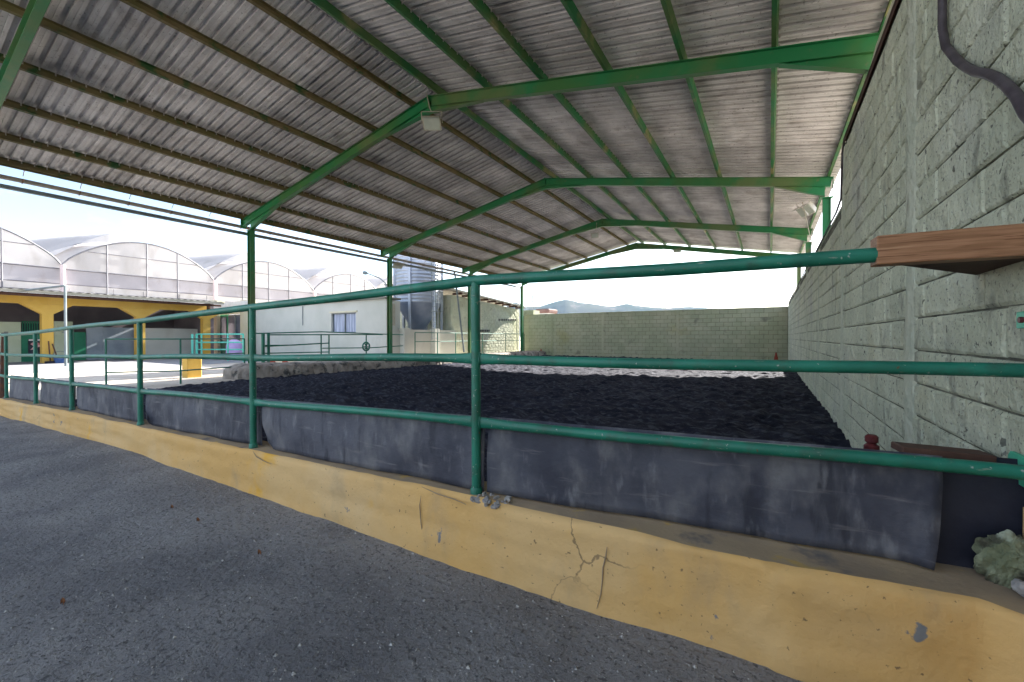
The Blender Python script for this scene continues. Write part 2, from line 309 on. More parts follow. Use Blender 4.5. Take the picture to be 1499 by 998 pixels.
g = MB(); g.box((-32.5, 5, .0), (17, 19.5, .03)); structure(g, 'barn_floor', M['floor'])
# pebbles (stuff) scattered over the yard
g = MB()
for i in range(14000):
    x = random.uniform(-9, 1.0); y = random.uniform(-.2, 1.95); r = random.choice([.002, .003, .003, .004, .005, .006, .012 if random.random() < .15 else .004])
    z = float(yard_z(np.array([x]), np.array([y]))[0])+r*.25; a = random.uniform(0, 6)
    vs = [(x+math.cos(a+k*1.57)*r*random.uniform(.7, 1.2), y+math.sin(a+k*1.57)*r*random.uniform(.7, 1.2), z-r*.2) for k in range(4)]+[(x, y, z+r*.6)]
    g.add(vs, [(0, 1, 4), (1, 2, 4), (2, 3, 4), (3, 0, 4)])
o = g.build('gravel', material('mixed_pebbles', (.12, .12, .125), (.5, .49, .47), 60, rough=.9)); tag(o, 'small grey pebbles strewn over the dark yard', 'gravel', kind='stuff')
# dry leaves on the yard
for lx, ly, lab in ((252, 743, 'dry brown leaf on the yard, the one nearest the ochre kerb'), (290, 762, 'dry brown leaf lying between two others on the dark yard'), (92, 882, 'dry brown leaf at the lower left of the yard'), (380, 810, 'dry brown leaf on the yard, the rightmost one')):
    p = atz(lx, ly, -.01); g = MB(); vs = []
    for k in range(9):
        t = k/8; w = math.sin(t*PI)*.009; vs += [(p.x+(t-.5)*.034, p.y-w, p.z+.006+.014*math.sin(t*3+k)), (p.x+(t-.5)*.034, p.y, p.z+.004), (p.x+(t-.5)*.034, p.y+w, p.z+.012+.01*math.cos(t*4))]
    fs = [(3*k+j, 3*k+j+1, 3*k+j+4, 3*k+j+3) for k in range(8) for j in range(2)]
    g.add(vs, fs); single(g, 'dry_leaf', M['leaf'], lab, 'leaf', 'dry leaves on the yard')

# ---------------------------------------------------------------- arena roof building
roof = thing('arena_roof', 'large gabled shelter roof of corrugated sheets on green steel frames over the dirt arena', 'roof shelter')
def rafter(y):
    g = MB(); d = .24; w = .12; t = .012
    for x0, x1 in ((XL, XM), (XM, XR)):
        z0, z1 = zt(x0), zt(x1)
        up = Vector((-(z1-z0), 0, x1-x0)).normalized()
        A = Vector((x0, y, z0)); B = Vector((x1, y, z1))
        g.bar(A-up*t/2, B-up*t/2, w, t, up); g.bar(A-up*(d-t/2), B-up*(d-t/2), w, t, up); g.bar(A-up*d/2, B-up*d/2, .009, d-2*t, up)
    def haunch(x0, x1, e0, e1):     # tapered plate below the rafter
        zb = lambda x: zt(x)-d-.004
        g.prism([(x0, y-.005, zb(x0)), (x1, y-.005, zb(x1)), (x1, y-.005, zb(x1)-e1), (x0, y-.005, zb(x0)-e0)], (0, .01, 0))
        g.bar((x0, y, zb(x0)-e0-.008), (x1, y, zb(x1)-e1-.008), w, .012)
    haunch(-14.75, -13.1, .26, .0); haunch(1.2, .1, .24, 0)
    haunch(XM-1.5, XM, .0, .12); haunch(XM, XM+1.5, .12, 0)
    for sx in (-.09, .09): g.box((XM+sx*.12, y, ZR-.14), (.014, w+.004, .3))
    g.box((XL-.004, y, ZE-.13), (.01, w+.06, .3)); g.box((XR+.008, y, zt(XR)-.13), (.01, w+.03, .28))
    return g.build('rafter', M['frame'], roof)
def column(x, y, z0, z1):
    g = MB(); s = .17
    g.box((x-s/2+.006, y, (z0+z1)/2), (.012, .16, z1-z0)); g.box((x+s/2-.006, y, (z0+z1)/2), (.012, .16, z1-z0)); g.box((x, y, (z0+z1)/2), (s-.026, .01, z1-z0))
    g.box((x, y, z0+.012), (.3, .28, .022)); g.box((x, y, z1-.01), (.26, .18, .018))
    for sx in (-.11, .11):
        for sy in (-.1, .1): g.tube([(x+sx, y+sy, z0+.02), (x+sx, y+sy, z0+.06)], .012, 6)
    return g.build('column', M['frame'], roof)
for y in FR:
    rafter(y); column(-14.72, y, .4, zt(-14.72)-.52); column(1.24, y, 0, zt(1.24)-.52)
YA, YB = 0.25, 25.95
PH = .15
for x in (-15.12, -14.0, -12.7, -11.37, -10.05, -8.72, -7.38, -6.5, -5.2, -3.86, -2.54, -1.24, .06, 1.3):
    g = MB(); z = zt(x); sl_ = (ZR-ZE)/(XM-XL)*(1 if x < XM else -1); up = Vector((-sl_, 0, 1)).normalized(); sd = 1 if x < XM else -1
    A = Vector((x, YA, z+.002)); B = Vector((x, YB, z+.002)); c = Vector((up.z, 0, -up.x))
    lo_ = -.04 if x < -15 else 0; g.bar(A+up*(PH+lo_)/2, B+up*(PH+lo_)/2, .006, PH-lo_, up)
    g.bar(A+up*.003+c*.03*sd, B+up*.003+c*.03*sd, .056, .005, up); g.bar(A+up*(PH-.003)+c*.03*sd, B+up*(PH-.003)+c*.03*sd, .056, .005, up)
    g.build('purlin', M['purlin_l'] if x < XM else M['purlin_r'], roof)
# corrugated sheets: five ribs each, lapped
def sheet_mesh(x0, x1, right):
    g = MB(); P = .205; prof = [(0, 0)]
    for k in range(5):
        y = k*P; prof += [(y+.008, 0), (y+.045, .003), (y+.053, .009), (y+.061, .003), (y+.108, 0), (y+.113, .06), (y+.182, .06), (y+.187, 0)]
    prof.append((5*P+.03, 0)); xs = np.linspace(x0, x1, 4); V = []
    for x in xs:
        for (yy, zz) in prof: V.append((x, yy, zt(x)+PH+.008+zz+(.004*math.sin(x*3))))
    n = len(prof); F_ = [(i*n+k, i*n+k+1, (i+1)*n+k+1, (i+1)*n+k) for i in range(len(xs)-1) for k in range(n-1)]
    g.add(V, F_); me = g.mesh('roof_sheet', fix=False); me.materials.append(M['sheet']); return me
parts_ = [(-15.38, -11.2, 0), (-11.35, XM-.03, .006), (XM+.03, -2.4, .006), (-2.55, 1.5, 0)]
for x0, x1, dz in parts_:
    me = sheet_mesh(x0, x1, x0 > XM)
    for k in range(25):
        o = bpy.data.objects.new('roof_sheet', me); COL.objects.link(o); o.parent = roof
        o.location = (0, YA+.1+k*1.025, dz+(.004 if k % 2 else 0)); o.rotation_euler = (0, 0, 0)
g = MB()
for s in (-1, 1): g.bar((XM, YA, ZR+PH+.075), (XM+s*.34, YA, ZR+PH+.0), .002, .002)
g = MB(); g.add([(XM-.32, YA, ZR+.155), (XM, YA, ZR+.225), (XM+.32, YA, ZR+.155), (XM-.32, YB+.1, ZR+.155), (XM, YB+.1, ZR+.225), (XM+.32, YB+.1, ZR+.155)], [(0, 1, 4, 3), (1, 2, 5, 4)])
g.build('ridge_cap', M['sheet'], roof, fix=False)
g = MB()     # fixing bolts under the sheets at the purlins
for x in (-15.12, -14.0, -12.7, -11.37, -5.2, -3.86, .06, 1.3):
    for k in range(155):
        y = YA+.2+k*.205+.155-.1
        if 0 < y < 19: g.tube([(x+.05, y, zt(x)+PH-.05), (x+.05, y, zt(x)+PH+.01)], .011, 5)
g.build('hook_bolts', M['bolt'], roof, kind='stuff')
g = MB()     # half round gutter
prof = [(.075*math.cos(a), .075*math.sin(a)) for a in np.linspace(PI, 2*PI, 9)]
V = [(-15.6+px*1.2, y, 5.2+pz*1.2) for y in (YA, YB) for px, pz in prof]; n = len(prof)
g.add(V, [(k, k+1, n+k+1, n+k) for k in range(n-1)]); g.build('gutter', M['gutter'], roof, smooth=True)
for k in range(26):
    y = YA+.4+k*1.0; g = MB()
    g.tube([(-15.3, y, 5.42), (-15.45, y, 5.33), (-15.52, y, 5.26)], .008, 5)
    g.tube([(-15.6+.1*math.cos(a), y, 5.2+.1*math.sin(a)) for a in np.linspace(PI, 2*PI, 8)], .009, 5)
    g.build('gutter_bracket', M['rust'], roof)
g = MB(); g.tube([(-15.0, YA, 4.8), (-15.0, YB+.3, 4.86)], .055, 8); g.build('eave_tube', M['steel'], roof, smooth=True)
g = MB(); g.tube([(-15.45, 19.0, 5.15), (-15.4, 19.05, 4.9), (-14.95, 19.3, .5)], .05, 10); g.build('drainpipe', M['steel'], roof, smooth=True)

# ---------------------------------------------------------------- block walls
def block_variants(L_, H_, D_, nvar, mat, seed):
    r = random.Random(seed); out = []
    for i in range(nvar):
        g = MB(); b = .013; hx, hz = L_/2-.0055, H_/2-.004
        j = lambda s=.003: r.uniform(-s, s)
        back = [(-D_, -hx, -hz), (-D_, hx, -hz), (-D_, hx, hz), (-D_, -hx, hz)]
        mid = [(-b*.8, -hx+j(), -hz+j()), (-b*.8, j(), -hz+j()), (-b*.8, hx+j(), -hz+j()), (-b*.8, hx+j(), j()), (-b*.8, hx+j(), hz+j()), (-b*.8, j(), hz+j()), (-b*.8, -hx+j(), hz+j()), (-b*.8, -hx+j(), j())]
        bb = lambda: b*r.uniform(.5, 1.8)
        fr = [(j(.002), m[1]-(bb() if m[1] > hx*.5 else -bb() if m[1] < -hx*.5 else 0), m[2]-(bb() if m[2] > hz*.5 else -bb() if m[2] < -hz*.5 else 0)) for m in mid]
        ctr = (j(.003)+.002, j(.05), j(.03))
        V = back+mid+fr+[ctr]; F_ = [(3, 2, 1, 0)]
        for k in range(8): F_ += [(4+k, 4+(k+1) % 8, 12+(k+1) % 8, 12+k), (12+k, 12+(k+1) % 8, 20)]
        F_ += [(0, 1, 6, 5, 4), (1, 2, 8, 7, 6), (2, 3, 10, 9, 8), (3, 0, 4, 11, 10)]
        g.add(V, F_); me = g.mesh('block'); me.materials.append(mat); out.append((me, V, F_))
    return out
def block_wall(root, spots, L_, H_, mat, rotz, nmax, seed, D_=.05):
    """spots: list of (sortkey, (x,y,z) centre of face, length)"""
    var = block_variants(L_, H_, D_, 7, mat, seed); r = random.Random(seed+1); spots = sorted(spots, key=lambda s: s[0]); rest = MB()
    off = Vector(root.location); rot = Matrix.Rotation(rotz, 3, 'Z')
    for i, (k, c, l) in enumerate(spots):
        me, V, F_ = r.choice(var); out = r.uniform(-.003, .004)
        if i < nmax:
            o = bpy.data.objects.new('block', me); COL.objects.link(o); o.parent = root
            o.location = Vector(c)-off+rot @ Vector((out, 0, 0)); o.rotation_euler = (0, 0, rotz); o.scale = (1, l/L_, r.uniform(.985, 1.0))
        else:
            rest.add([Vector(c)+rot @ Vector((v[0]+out, v[1]*l/L_, v[2])) for v in V], F_)
    if rest.v: rest.build('blocks_beyond', mat, root, kind='stuff')
# right hand wall, face at XW looking towards -X
bw = thing('block_wall', 'tall pale green painted concrete block wall running along the right side of the arena', 'wall', (XW, 2.4, 0))
CH = .224; Z0 = .138-2*CH; pil = [4.09+3.33*k for k in range(-3, 8)]; spots = []
for k in range(20):
    zc = Z0+CH*(k+.5)
    for i in range(len(pil)-1):
        a, b = pil[i]+.1, pil[i+1]-.1
        if b > YF: b = YF-.02
        ztop = 4.02 if pil[i+1] <= 7.5 else 3.2
        if zc+CH/2 > ztop+.06 or a >= b: continue
        y = a; n = 7; l0 = (b-a)/7; lens = [l0]*7 if k % 2 else [l0/2]+[l0]*6+[l0/2]
        for l in lens:
            if y+l < b+.01:
                vis = 0 if (y > 2.2 and zc > -.2) else 100
                spots.append((vis+(y+abs(zc-1.3)*.35), (XW, y+l/2, zc), l))
            y += l
block_wall(bw, spots, .444, CH, M['wallpaint'], PI, 300, 3)
g = MB(); g.box((XW+.1, (-7+7.38)/2, 1.8), (.17, 14.36, 4.4)); g.box((XW+.1, (7.4+YF)/2, 1.38), (.17, YF-7.4, 3.56)); g.build('mortar', M['mortar'], bw)
for p in pil:
    if p > YF: continue
    t = 4.0 if p < 7.6 else 3.16
    g = MB(); nseg = 14; w = .1; V = []
    for i in range(nseg+1):
        z = -.3+(t+.3)*i/nseg
        for q in (-1.3, -1, -.5, 0, .5, 1, 1.3): V.append((XW-.003+random.uniform(-.006, .006)+(.03 if abs(q) > 1.1 else 0), p+q*(w+.012+random.uniform(-.01, .012)), z))
    m = 7; g.add(V, [(i*m+k, i*m+k+1, (i+1)*m+k+1, (i+1)*m+k) for i in range(nseg) for k in range(6)])
    g.build('pillar', M['plaster'], bw, smooth='all')
g = MB(); g.box((XW+.02, .2, 4.03), (.07, 14.2, .035)); g.box((XW-.012, .2, 4.0), (.006, 14.2, .06)); g.build('flashing', M['wooddark'], bw)
g = MB(); xs = np.linspace(-6.9, 7.3, 160); V = []
for y in xs: V += [(XW+.06+random.uniform(-.015, .015), y, 4.06), (XW+.10+random.uniform(-.03, .02), y, 4.25+random.uniform(-.03, .03)), (XW+.2+random.uniform(-.03, .03), y, 4.55+random.uniform(-.03, .03)), (XW+.32, y, 5.2)]
g.add(V, [(i*4+k, i*4+k+1, i*4+k+5, i*4+k+4) for i in range(len(xs)-1) for k in range(3)]); g.build('rough_mortar_fill', M['plaster'], bw, fix=False)
g = MB(); g.box((XW+.11, (7.4+YF)/2, 3.2), (.2, YF-7.4, .05)); g.build('coping', M['plaster'], bw)
g = MB(); g.tube([(XW-.01, 7.25, 4.0), (XW-.01, 7.4, 3.9), (XW-.015, 7.42, 3.5), (XW-.01, 7.5, 3.3), (XW-.01, 8.0, 3.23)]+[(XW-.01, y, 3.22+.012*math.sin(y)) for y in range(9, 28)], .014, 6)
single(g, 'electric_cable', M['black'], 'thin dark cable clipped along the top edge of the lower right wall', 'cable')
# yard side painted base of the wall
g = MB(); g.box((XW-.012, -2.4, .3), (.03, 9.6, .8)); single(g, 'wall_plinth', M['kerb'], 'ochre painted plinth at the foot of the block wall on the yard side', 'plinth')
# far wall, face at YF looking towards -Y
fw = thing('block_wall', 'low olive green concrete block wall closing the far end of the arena', 'wall', (-8, YF, 0))
spots = []; CH2 = .25; x0, x1 = -15.95, XW; n = 37; l = (x1-x0)/n
for k in range(12):
    for i in range(n+(k % 2)):
        ll = l; xc = x0+(i+.5)*l-(l/2 if k % 2 else 0)
        if k % 2 and i in (0, n): ll = l/2; xc = x0+l/4 if i == 0 else x1-l/4
        spots.append((-xc+ (10 if k == 0 else 0), (xc, YF, .0+CH2*(k+.5)), ll))
block_wall(fw, spots, l, CH2, M['farwall'], -PI/2, 300, 5)
g = MB(); g.box((-7.5, YF+.1, 1.35), (17.1, .17, 3.3)); g.build('mortar', M['mortar'], fw)
g = MB(); g.box((-7.54, YF+.1, 3.03), (17.0, .23, .06)); g.build('coping', M['farwall'], fw)
for x in (-13.6, -9.75, -4.9):
    g = MB(); g.box((x, YF-.012, 1.5), (.16, .03, 3.0)); g.build('pillar', M['farwall'], fw)

# ---------------------------------------------------------------- kerb and fence across the front (Y ~ 2.05)
FX = [(-15.4, 1.98), (-13.2, 2.02), (-11.2, 2.05), (-1.5, 2.055), (.37, 2.3), (.85, 2.345)]
def fy(x): return float(np.interp(x, [p[0] for p in FX], [p[1] for p in FX]))
def kz(x): return float(np.interp(x, [-13.2, -11.2, -9.2, -6.55, -4, -1.5, .86], [.11, .16, .225, .28, .35, .414, .41]))
kr = thing('kerb_wall', 'low ochre yellow painted concrete kerb wall under the near pipe fence', 'kerb', (-4, 2.1, 0))
def kyf(x):   # front face of the kerb
    return float(np.interp(x, [-13.5, -8, -1.5, .1, .6, .66, .86], [1.90, 1.97, 1.97, 2.03, 2.13, 2.14, 2.02]))
g = MB(); xs = np.concatenate([np.linspace(-13.4, -6, 90), np.linspace(-5.95, .86, 260)]); V = []; rows = 16
def kj(x, s, sc=.3): return float(vnoise(np.array([x]), np.array([s*3.3]), sc, 21)[0])
for x in xs:
    f0 = kyf(x); z = kz(x)
    for r in range(rows):
        t = r/(rows-1); zz = -.2+(z-.035+.2)*t; e = .02*kj(x, t*2, .9)+.012*kj(x, t*4, .25)+.006*kj(x, t*9, .08)
        V.append((x, f0+.018*(t-.5)+e-.012*(1-t)*0, zz))
    ew = .02*kj(x, 9, .4)+.012*kj(x, 12, .1)
    V.append((x, f0+.015+ew, z-.012+.01*kj(x, 5, .2))); V.append((x, f0+.045+ew, z-.002+.012*kj(x, 6, .3)))
m = rows+2; g.add(V, [(i*m+k, i*m+k+1, (i+1)*m+k+1, (i+1)*m+k) for i in range(len(xs)-1) for k in range(m-1)])
g.build('kerb_face', M['kerb'], kr, smooth='all')
g = MB(); V = []
for x in xs:
    f0 = kyf(x); z = kz(x); ew = .02*kj(x, 9, .4)+.012*kj(x, 12, .1)
    for q in range(5): V.append((x, (f0+.045+ew) if q == 0 else f0+.045+(fy(x)+.2-f0-.045)*q/4, (z-.002+.012*kj(x, 6, .3)) if q == 0 else z+.01*kj(x, 7+q, .25)))
g.add(V, [(i*5+k, i*5+k+1, (i+1)*5+k+1, (i+1)*5+k) for i in range(len(xs)-1) for k in range(4)]); g.build('kerb_top', M['kerbtop'], kr, smooth='all')
# cracks in the kerb render: thin raised lips
def crack(pts, name='crack'):
    g = MB(); P3 = []
    for x, y in pts:
        p = aty(x, y, 1.98); q = aty(x, y, kyf(p.x)); P3.append((q.x, kyf(q.x)-.004, q.z))
    g.tube(P3, [.0015]+[.0035]*(len(P3)-2)+[.0015], 5); g.build(name, M['kerbtop'], kr)
crack([(889, 800), (887, 815), (883, 830), (882, 850), (880, 868), (874, 890)]); crack([(617, 725), (615, 740), (617, 765), (621, 795)]); crack([(618, 712), (640, 722), (665, 730), (683, 738)])
crack([(371, 660), (376, 668), (386, 674), (398, 679)])
# broken concrete at the foot of the middle post
g = MB()
for i in range(34):
    x = -1.43+random.uniform(-.05, .17); y = 2.0+random.uniform(-.03, .08); r = random.uniform(.008, .02); z = kz(x)+random.uniform(-.02, .012)
    rot = Matrix.Rotation(random.uniform(0, 3), 3, Vector((random.random(), random.random(), random.random()+.1)).normalized()); g.box((x, y, z), (r*2, r*1.5, r), rot, bev=r*.2)
g.build('broken_concrete', M['conc'], kr, kind='stuff')
# fence
fe = thing('pipe_fence', 'green painted three rail pipe fence standing on the ochre kerb', 'fence', (-4, 2.06, .4))
posts = [-1.5, -3.99, -6.55, -9.2, -11.25, -13.3]
top = lambda x: float(np.interp(x, [-13.3, -11.25, -9.2, -6.55, -4, -1.5, .4], [1.40, 1.44, 1.50, 1.55, 1.62, 1.686, 1.69]))
mid = lambda x: float(np.interp(x, [-13.3, -11.25, -9.2, -6.55, -4, -1.5, .9], [1.0, 1.02, 1.055, 1.116, 1.17, 1.223, 1.22]))
low = lambda x: float(np.interp(x, [-13.3, -11.25, -9.2, -6.55, -4, -1.5, .9], [.55, .59, .63, .698, .767, .842, .838]))
for x in posts:
    g = MB(); y = fy(x); le = -.0
    g.tube([(x, y, kz(x)-.03), (x, y, kz(x)+.03), (x-.004, y, top(x)-.01)], .028, 14); g.lathe([(.0, .0), (.036, 0), (.036, .03), (.03, .04)], (x, y, kz(x)), 12); g.build('post', M['fence'], fe, smooth=True)
ends = [.9]+posts+[-15.4]
for fz, r, nm in ((mid, .0275, 'middle_rail'), (low, .0275, 'lower_rail')):
    for a, b in zip(ends[:-1], ends[1:]):
        pts = []; ov = []; N = 14
        for i in range(N+1):
            t = [0, .012, .03, .06, .1, .2, .3, .45, .6, .7, .8, .9, .94, .97, .988][i] if i < 15 else 1
            x = a+(b-a)*t; fl = max(0, 1-min(t, 1-t)*abs(b-a)/.2); x = a+(b-a)*(t if i < N else 1)
            if a > .8 and t < .5: fl = 0
            pts.append((x, fy(x), fz(x)+.006*math.sin(x*2.1))); ov.append((1-.75*fl, 1+.28*fl))
        g = MB(); g.tube(pts, r, 14, ov=ov); g.build(nm, M['fence'], fe, smooth=True)
g = MB(); xs_ = [.375, -.4, -1.5, -2.8, -4, -5.3, -6.55, -8, -9.2, -11.25, -13.3, -15.4]
g.tube([(x, fy(x), top(x)+.004*math.sin(x*3)) for x in xs_], .0315, 16); g.build('top_rail', M['fence'], fe, smooth=True)
for x in posts:
    for fz in (mid, low):
        for sgn in (-1, 1):
            g = MB(); ring = [(x+sgn*(.029+.002*math.sin(k*2.3)), fy(x)+.013*math.cos(k*PI/7), fz(x)+.006*math.sin(x*2.1)+.034*math.sin(k*PI/7)) for k in range(15)]
            g.tube(ring, [.0045+.0015*math.sin(k*1.9) for k in range(15)], 5)
            g.build('weld_bead', M['fence'], fe)
# timber holding the top rail to the wall
tb = thing('timber_beam', 'brown timber beam joining the top fence rail to the block wall', 'beam', (.6, 2.33, 1.7))
g = MB(); g.bar((.372, 2.315, 1.709), (.862, 2.36, 1.711), .09, .118, bev=.004); g.build('beam', M['wood'], tb)
g = MB(); g.prism([(.47, 2.372, 1.652), (.855, 2.402, 1.652), (.855, 2.93, 1.652)], (0, 0, .1)); g.build('wedge', M['wooddark'], tb)
# plates on the wall
pl_ = thing('wall_bracket', 'light green octagonal plate with a bolt fixing the lower rail to the wall', 'bracket', (XW-.02, 2.5, .83), 'green brackets on the wall')
g = MB(); c = Vector((XW-.02, 2.46, .83)); a, b_, ch = .085, .058, .022
g.prism([(c.x, c.y+dy, c.z+dz) for dy, dz in ((a, -b_+ch), (a-ch, -b_), (-a+ch, -b_), (-a, -b_+ch), (-a, b_-ch), (-a+ch, b_), (a-ch, b_), (a, b_-ch))], (.012, 0, 0)); g.build('plate', M['plate'], pl_)
g = MB(); g.tube([(c.x-.012, c.y, c.z), (c.x+.002, c.y, c.z)], .016, 8); g.build('bolt', M['bolt'], pl_)
pl2 = thing('wall_bracket', 'small green square plate with a bolt on the wall just above the middle rail', 'bracket', (XW-.02, 2.44, 1.41), 'green brackets on the wall')
g = MB(); g.box((XW-.012, 2.41, 1.418), (.012, .17, .066), bev=.004); g.build('plate', M['plate'], pl2)
g = MB(); g.tube([(XW-.03, 2.44, 1.418), (XW-.01, 2.44, 1.418)], .012, 8); g.build('bolt', M['darkred'], pl2)
# rubber mats
def mat_panel(xa, xb, label, mat, ztop, dy=.04, seed=1, zbot=None, lift=None, curlL=0.0, curlR=0.0):
    nx = max(12, int(abs(xb-xa)/.04)); nz_ = 12; g = MB(); V = []
    for i in range(nx+1):
        t = i/nx; x = xa+(xb-xa)*t
        for k in range(nz_+1):
            s = k/nz_; zb = (zbot(x) if zbot else kz(x)+.012); z = ztop(x)*(1-s)+zb*s
            y = fy(x)+dy+.03*s*float(vnoise(np.array([x*1.0]), np.array([seed*5.1]), .5, seed)[0])*2+.008*float(vnoise(np.array([x]), np.array([z*1.7]), .16, seed+4)[0])-.012*s*s
            y -= .022*math.sin(PI*min(1, s*1.1))*(.4+float(vnoise(np.array([x]), np.array([seed*1.]), .9, seed+9)[0]))
            eL = max(0, 1-(x-xa)/.22) if xb > xa else 0; eR = max(0, 1-(xb-x)/.18)
            y -= curlL*.25*eL*eL*s+curlR*eR*eR*s*.7; z += curlL*.55*eL*eL*s*s; xx = x+.03*eL+curlL*1.1*eL*s*s-curlR*.6*eR*s*s
            V.append((xx, y, z))
    m = nz_+1; F_ = [(i*m+k, i*m+k+1, (i+1)*m+k+1, (i+1)*m+k) for i in range(nx) for k in range(nz_)]
    g.add(V, F_); o = single(g, 'rubber_mat', mat, label, 'rubber mat', 'black rubber mats hung behind the near fence', smooth='all')
    sm = o.modifiers.new('thick', 'SOLIDIFY'); sm.thickness = .008; sm.offset = 1; return o
tz = lambda x: low(x)+.03
mat_panel(-1.47, .60, 'longest scuffed rubber mat, from the middle post to its curled edge near the wall', M['rubber'], tz, dy=.045, seed=3, curlR=.06)
mat_panel(.52, .95, 'very dark rubber sheet behind the curled mat edge beside the block wall', M['rubber_and_shade'], tz, dy=.12, seed=5, zbot=lambda x: .36)
mat_panel(-3.93, -1.46, 'scuffed rubber mat hanging between the two nearest fence posts', M['rubber'], tz, dy=.035, seed=8, curlL=.13)
mat_panel(-6.5, -3.95, 'scuffed rubber mat sagging between the second and third fence posts from the right', M['rubber'], tz, dy=.045, seed=12, curlL=.16)
mat_panel(-9.15, -6.58, 'scuffed rubber mat between the third and fourth fence posts from the right', M['rubber'], tz, dy=.045, seed=16, curlL=.1)
mat_panel(-11.2, -9.2, 'dark rubber mat between the fourth and fifth fence posts from the right', M['rubber'], tz, dy=.045, seed=19)
mat_panel(-13.25, -11.28, 'dark rubber mat hanging at the far left end of the near fence', M['rubber'], tz, dy=.045, seed=23)
# things near the wall foot
g = MB(); rr = random.Random(4); pts = []
bm = bmesh.new(); bmesh.ops.create_icosphere(bm, subdivisions=5, radius=1)
for v in bm.verts:
    c = v.co.copy(); nn = 1+.12*float(vnoise(np.array([c.x*13+9]), np.array([c.z*13+c.y*9+9]), .8, 35)[0])+.4*float(vnoise(np.array([c.x*2.1+5]), np.array([c.y*2.3+c.z*3+5]), .8, 31)[0])+.22*float(vnoise(np.array([c.x*5+9]), np.array([c.z*5+c.y*3+9]), .8, 33)[0])
    c = c*nn; c.z = max(c.z, -.75); v.co = Vector((.79+c.x*.085, 2.36+c.y*.06, .49+c.z*.115))
g.v = [tuple(v.co) for v in bm.verts]; g.f = [tuple(v.index for v in f.verts) for f in bm.faces]; bm.free()
single(g, 'concrete_lump', M['lump'], 'rough lump of broken concrete with green paint in the corner by the wall', 'concrete lump', smooth=False)
g = MB(); rr = random.Random(9)
for i in range(10):
    rot = Matrix.Rotation(rr.uniform(0, 3), 3, Vector((rr.random(), rr.random(), rr.random()+.1)).normalized())
    g.box((.82+rr.uniform(-.04, .03), 2.26+rr.uniform(-.04, .04), .42+rr.uniform(-.01, .03)), (.05, .04, .035), rot, bev=.008)
single(g, 'concrete_rubble', M['conc'], 'grey broken rubble on the kerb end at the foot of the concrete lump', 'rubble', kind='stuff')
rp_ = thing('standpipe', 'dark red capped standpipe at the foot of the right wall behind the lower rail', 'standpipe', (.72, 4.5, .05))
g = MB(); g.lathe([(.0, 0), (.045, 0), (.045, .36), (.052, .37), (.052,   .41), (.03, .43), (.0, .43)], (.72, 4.5, .05), 14); g.build('pipe', M['darkred'], rp_, smooth=True)
g = MB(); g.lathe([(.0, .43), (.03, .43), (.045, .445), (.045, .485), (.03, .5), (0, .5)], (.72, 4.5, .05), 12); g.build('cap', M['darkred'], rp_, smooth=True)
g = MB(); g.bar((.47, 2.42, .875), (.76, 2.47, .865), .11, .03, bev=.004); single(g, 'wooden_board', M['wooddark'], 'dark weathered board lying behind the lower rail next to the wall', 'board')
# conduit on the wall
cp = [(XW-.03, 3.34, 3.9), (XW-.03, 3.34, 3.261), (XW-.03, 3.336, 3.105), (XW-.03, 3.28, 2.97), (XW-.03, 3.205, 2.895), (XW-.03, 3.09, 2.78), (XW-.03, 2.972, 2.684), (XW-.035, 2.85, 2.60), (XW-.03, 2.742, 2.532), (XW-.03, 2.64, 2.46), (XW-.03, 2.55, 2.381), (XW-.03, 2.47, 2.3), (XW-.03, 2.4, 2.2), (XW-.03, 2.3, 2.1), (XW-.03, 1.9, 2.0)]
g = MB(); g.tube(cp, .02, 12); single(g, 'conduit', M['black'], 'thick black conduit bending down across the upper right of the block wall', 'conduit', smooth=True)

# ---------------------------------------------------------------- floodlights
def flood(loc, s, rz, tilt, label, m1, twin=False, cord=None):
    t = thing('floodlight', label, 'floodlight', loc, 'floodlights under the arena roof')
    rot = Matrix.Rotation(rz, 3, 'Z') @ Matrix.Rotation(tilt, 3, 'X'); c = Vector(loc)
    for q in ((-.34, .34) if twin else (0,)):
        g = MB(); o = rot @ Vector((q*s, 0, 0)); w = s*(.55 if twin else 1)
        # tapered housing
        A = [(-.5*w, 0, -.36*s), (.5*w, 0, -.36*s), (.5*w, 0, .36*s), (-.5*w, 0, .36*s)]; B = [(-.3*w, .3*s, -.2*s), (.3*w, .3*s, -.2*s), (.3*w, .3*s, .2*s), (-.3*w, .3*s, .2*s)]
        g.add([c+o+rot @ Vector(v) for v in A+B], [(3, 2, 1, 0), (4, 5, 6, 7), (0, 1, 5, 4), (1, 2, 6, 5), (2, 3, 7, 6), (3, 0, 4, 7)]); g.build('housing', m1, t)
        g = MB(); g.box(c+o+rot @ Vector((0, -.02*s, 0)), (w*.86, .03*s, .62*s), rot); g.build('glass', M['lens'], t)
        g = MB(); g.box(c+o+rot @ Vector((0, -.13*s, .37*s)), (w, .3*s, .02*s), rot); g.build('visor', m1, t)
    g = MB()
    for q in (-1, 1): g.bar(c+rot @ Vector((q*.56*s, .1*s, 0)), c+rot @ Vector((q*.56*s, .22*s, .55*s)), .02*s+.008, .05*s)
    g.bar(c+rot @ Vector((-.56*s, .22*s, .55*s)), c+rot @ Vector((.56*s, .22*s, .55*s)), .03*s, .03*s); g.build('bracket', m1, t)
    if cord:
        g = MB(); g.tube([c+rot @ Vector((0, .22*s, .55*s)), (c+Vector(cord))/2+Vector((.02, 0, 0)), Vector(cord)], .012, 6); g.build('cord', M['beige'], t)
    return t
flood((-6.7, 7.45, 6.30), .42, R_(30), R_(35), 'dusty floodlight hanging below the apex of the nearest full frame', M['beige'], cord=(-6.84, 7.42, 7.02))
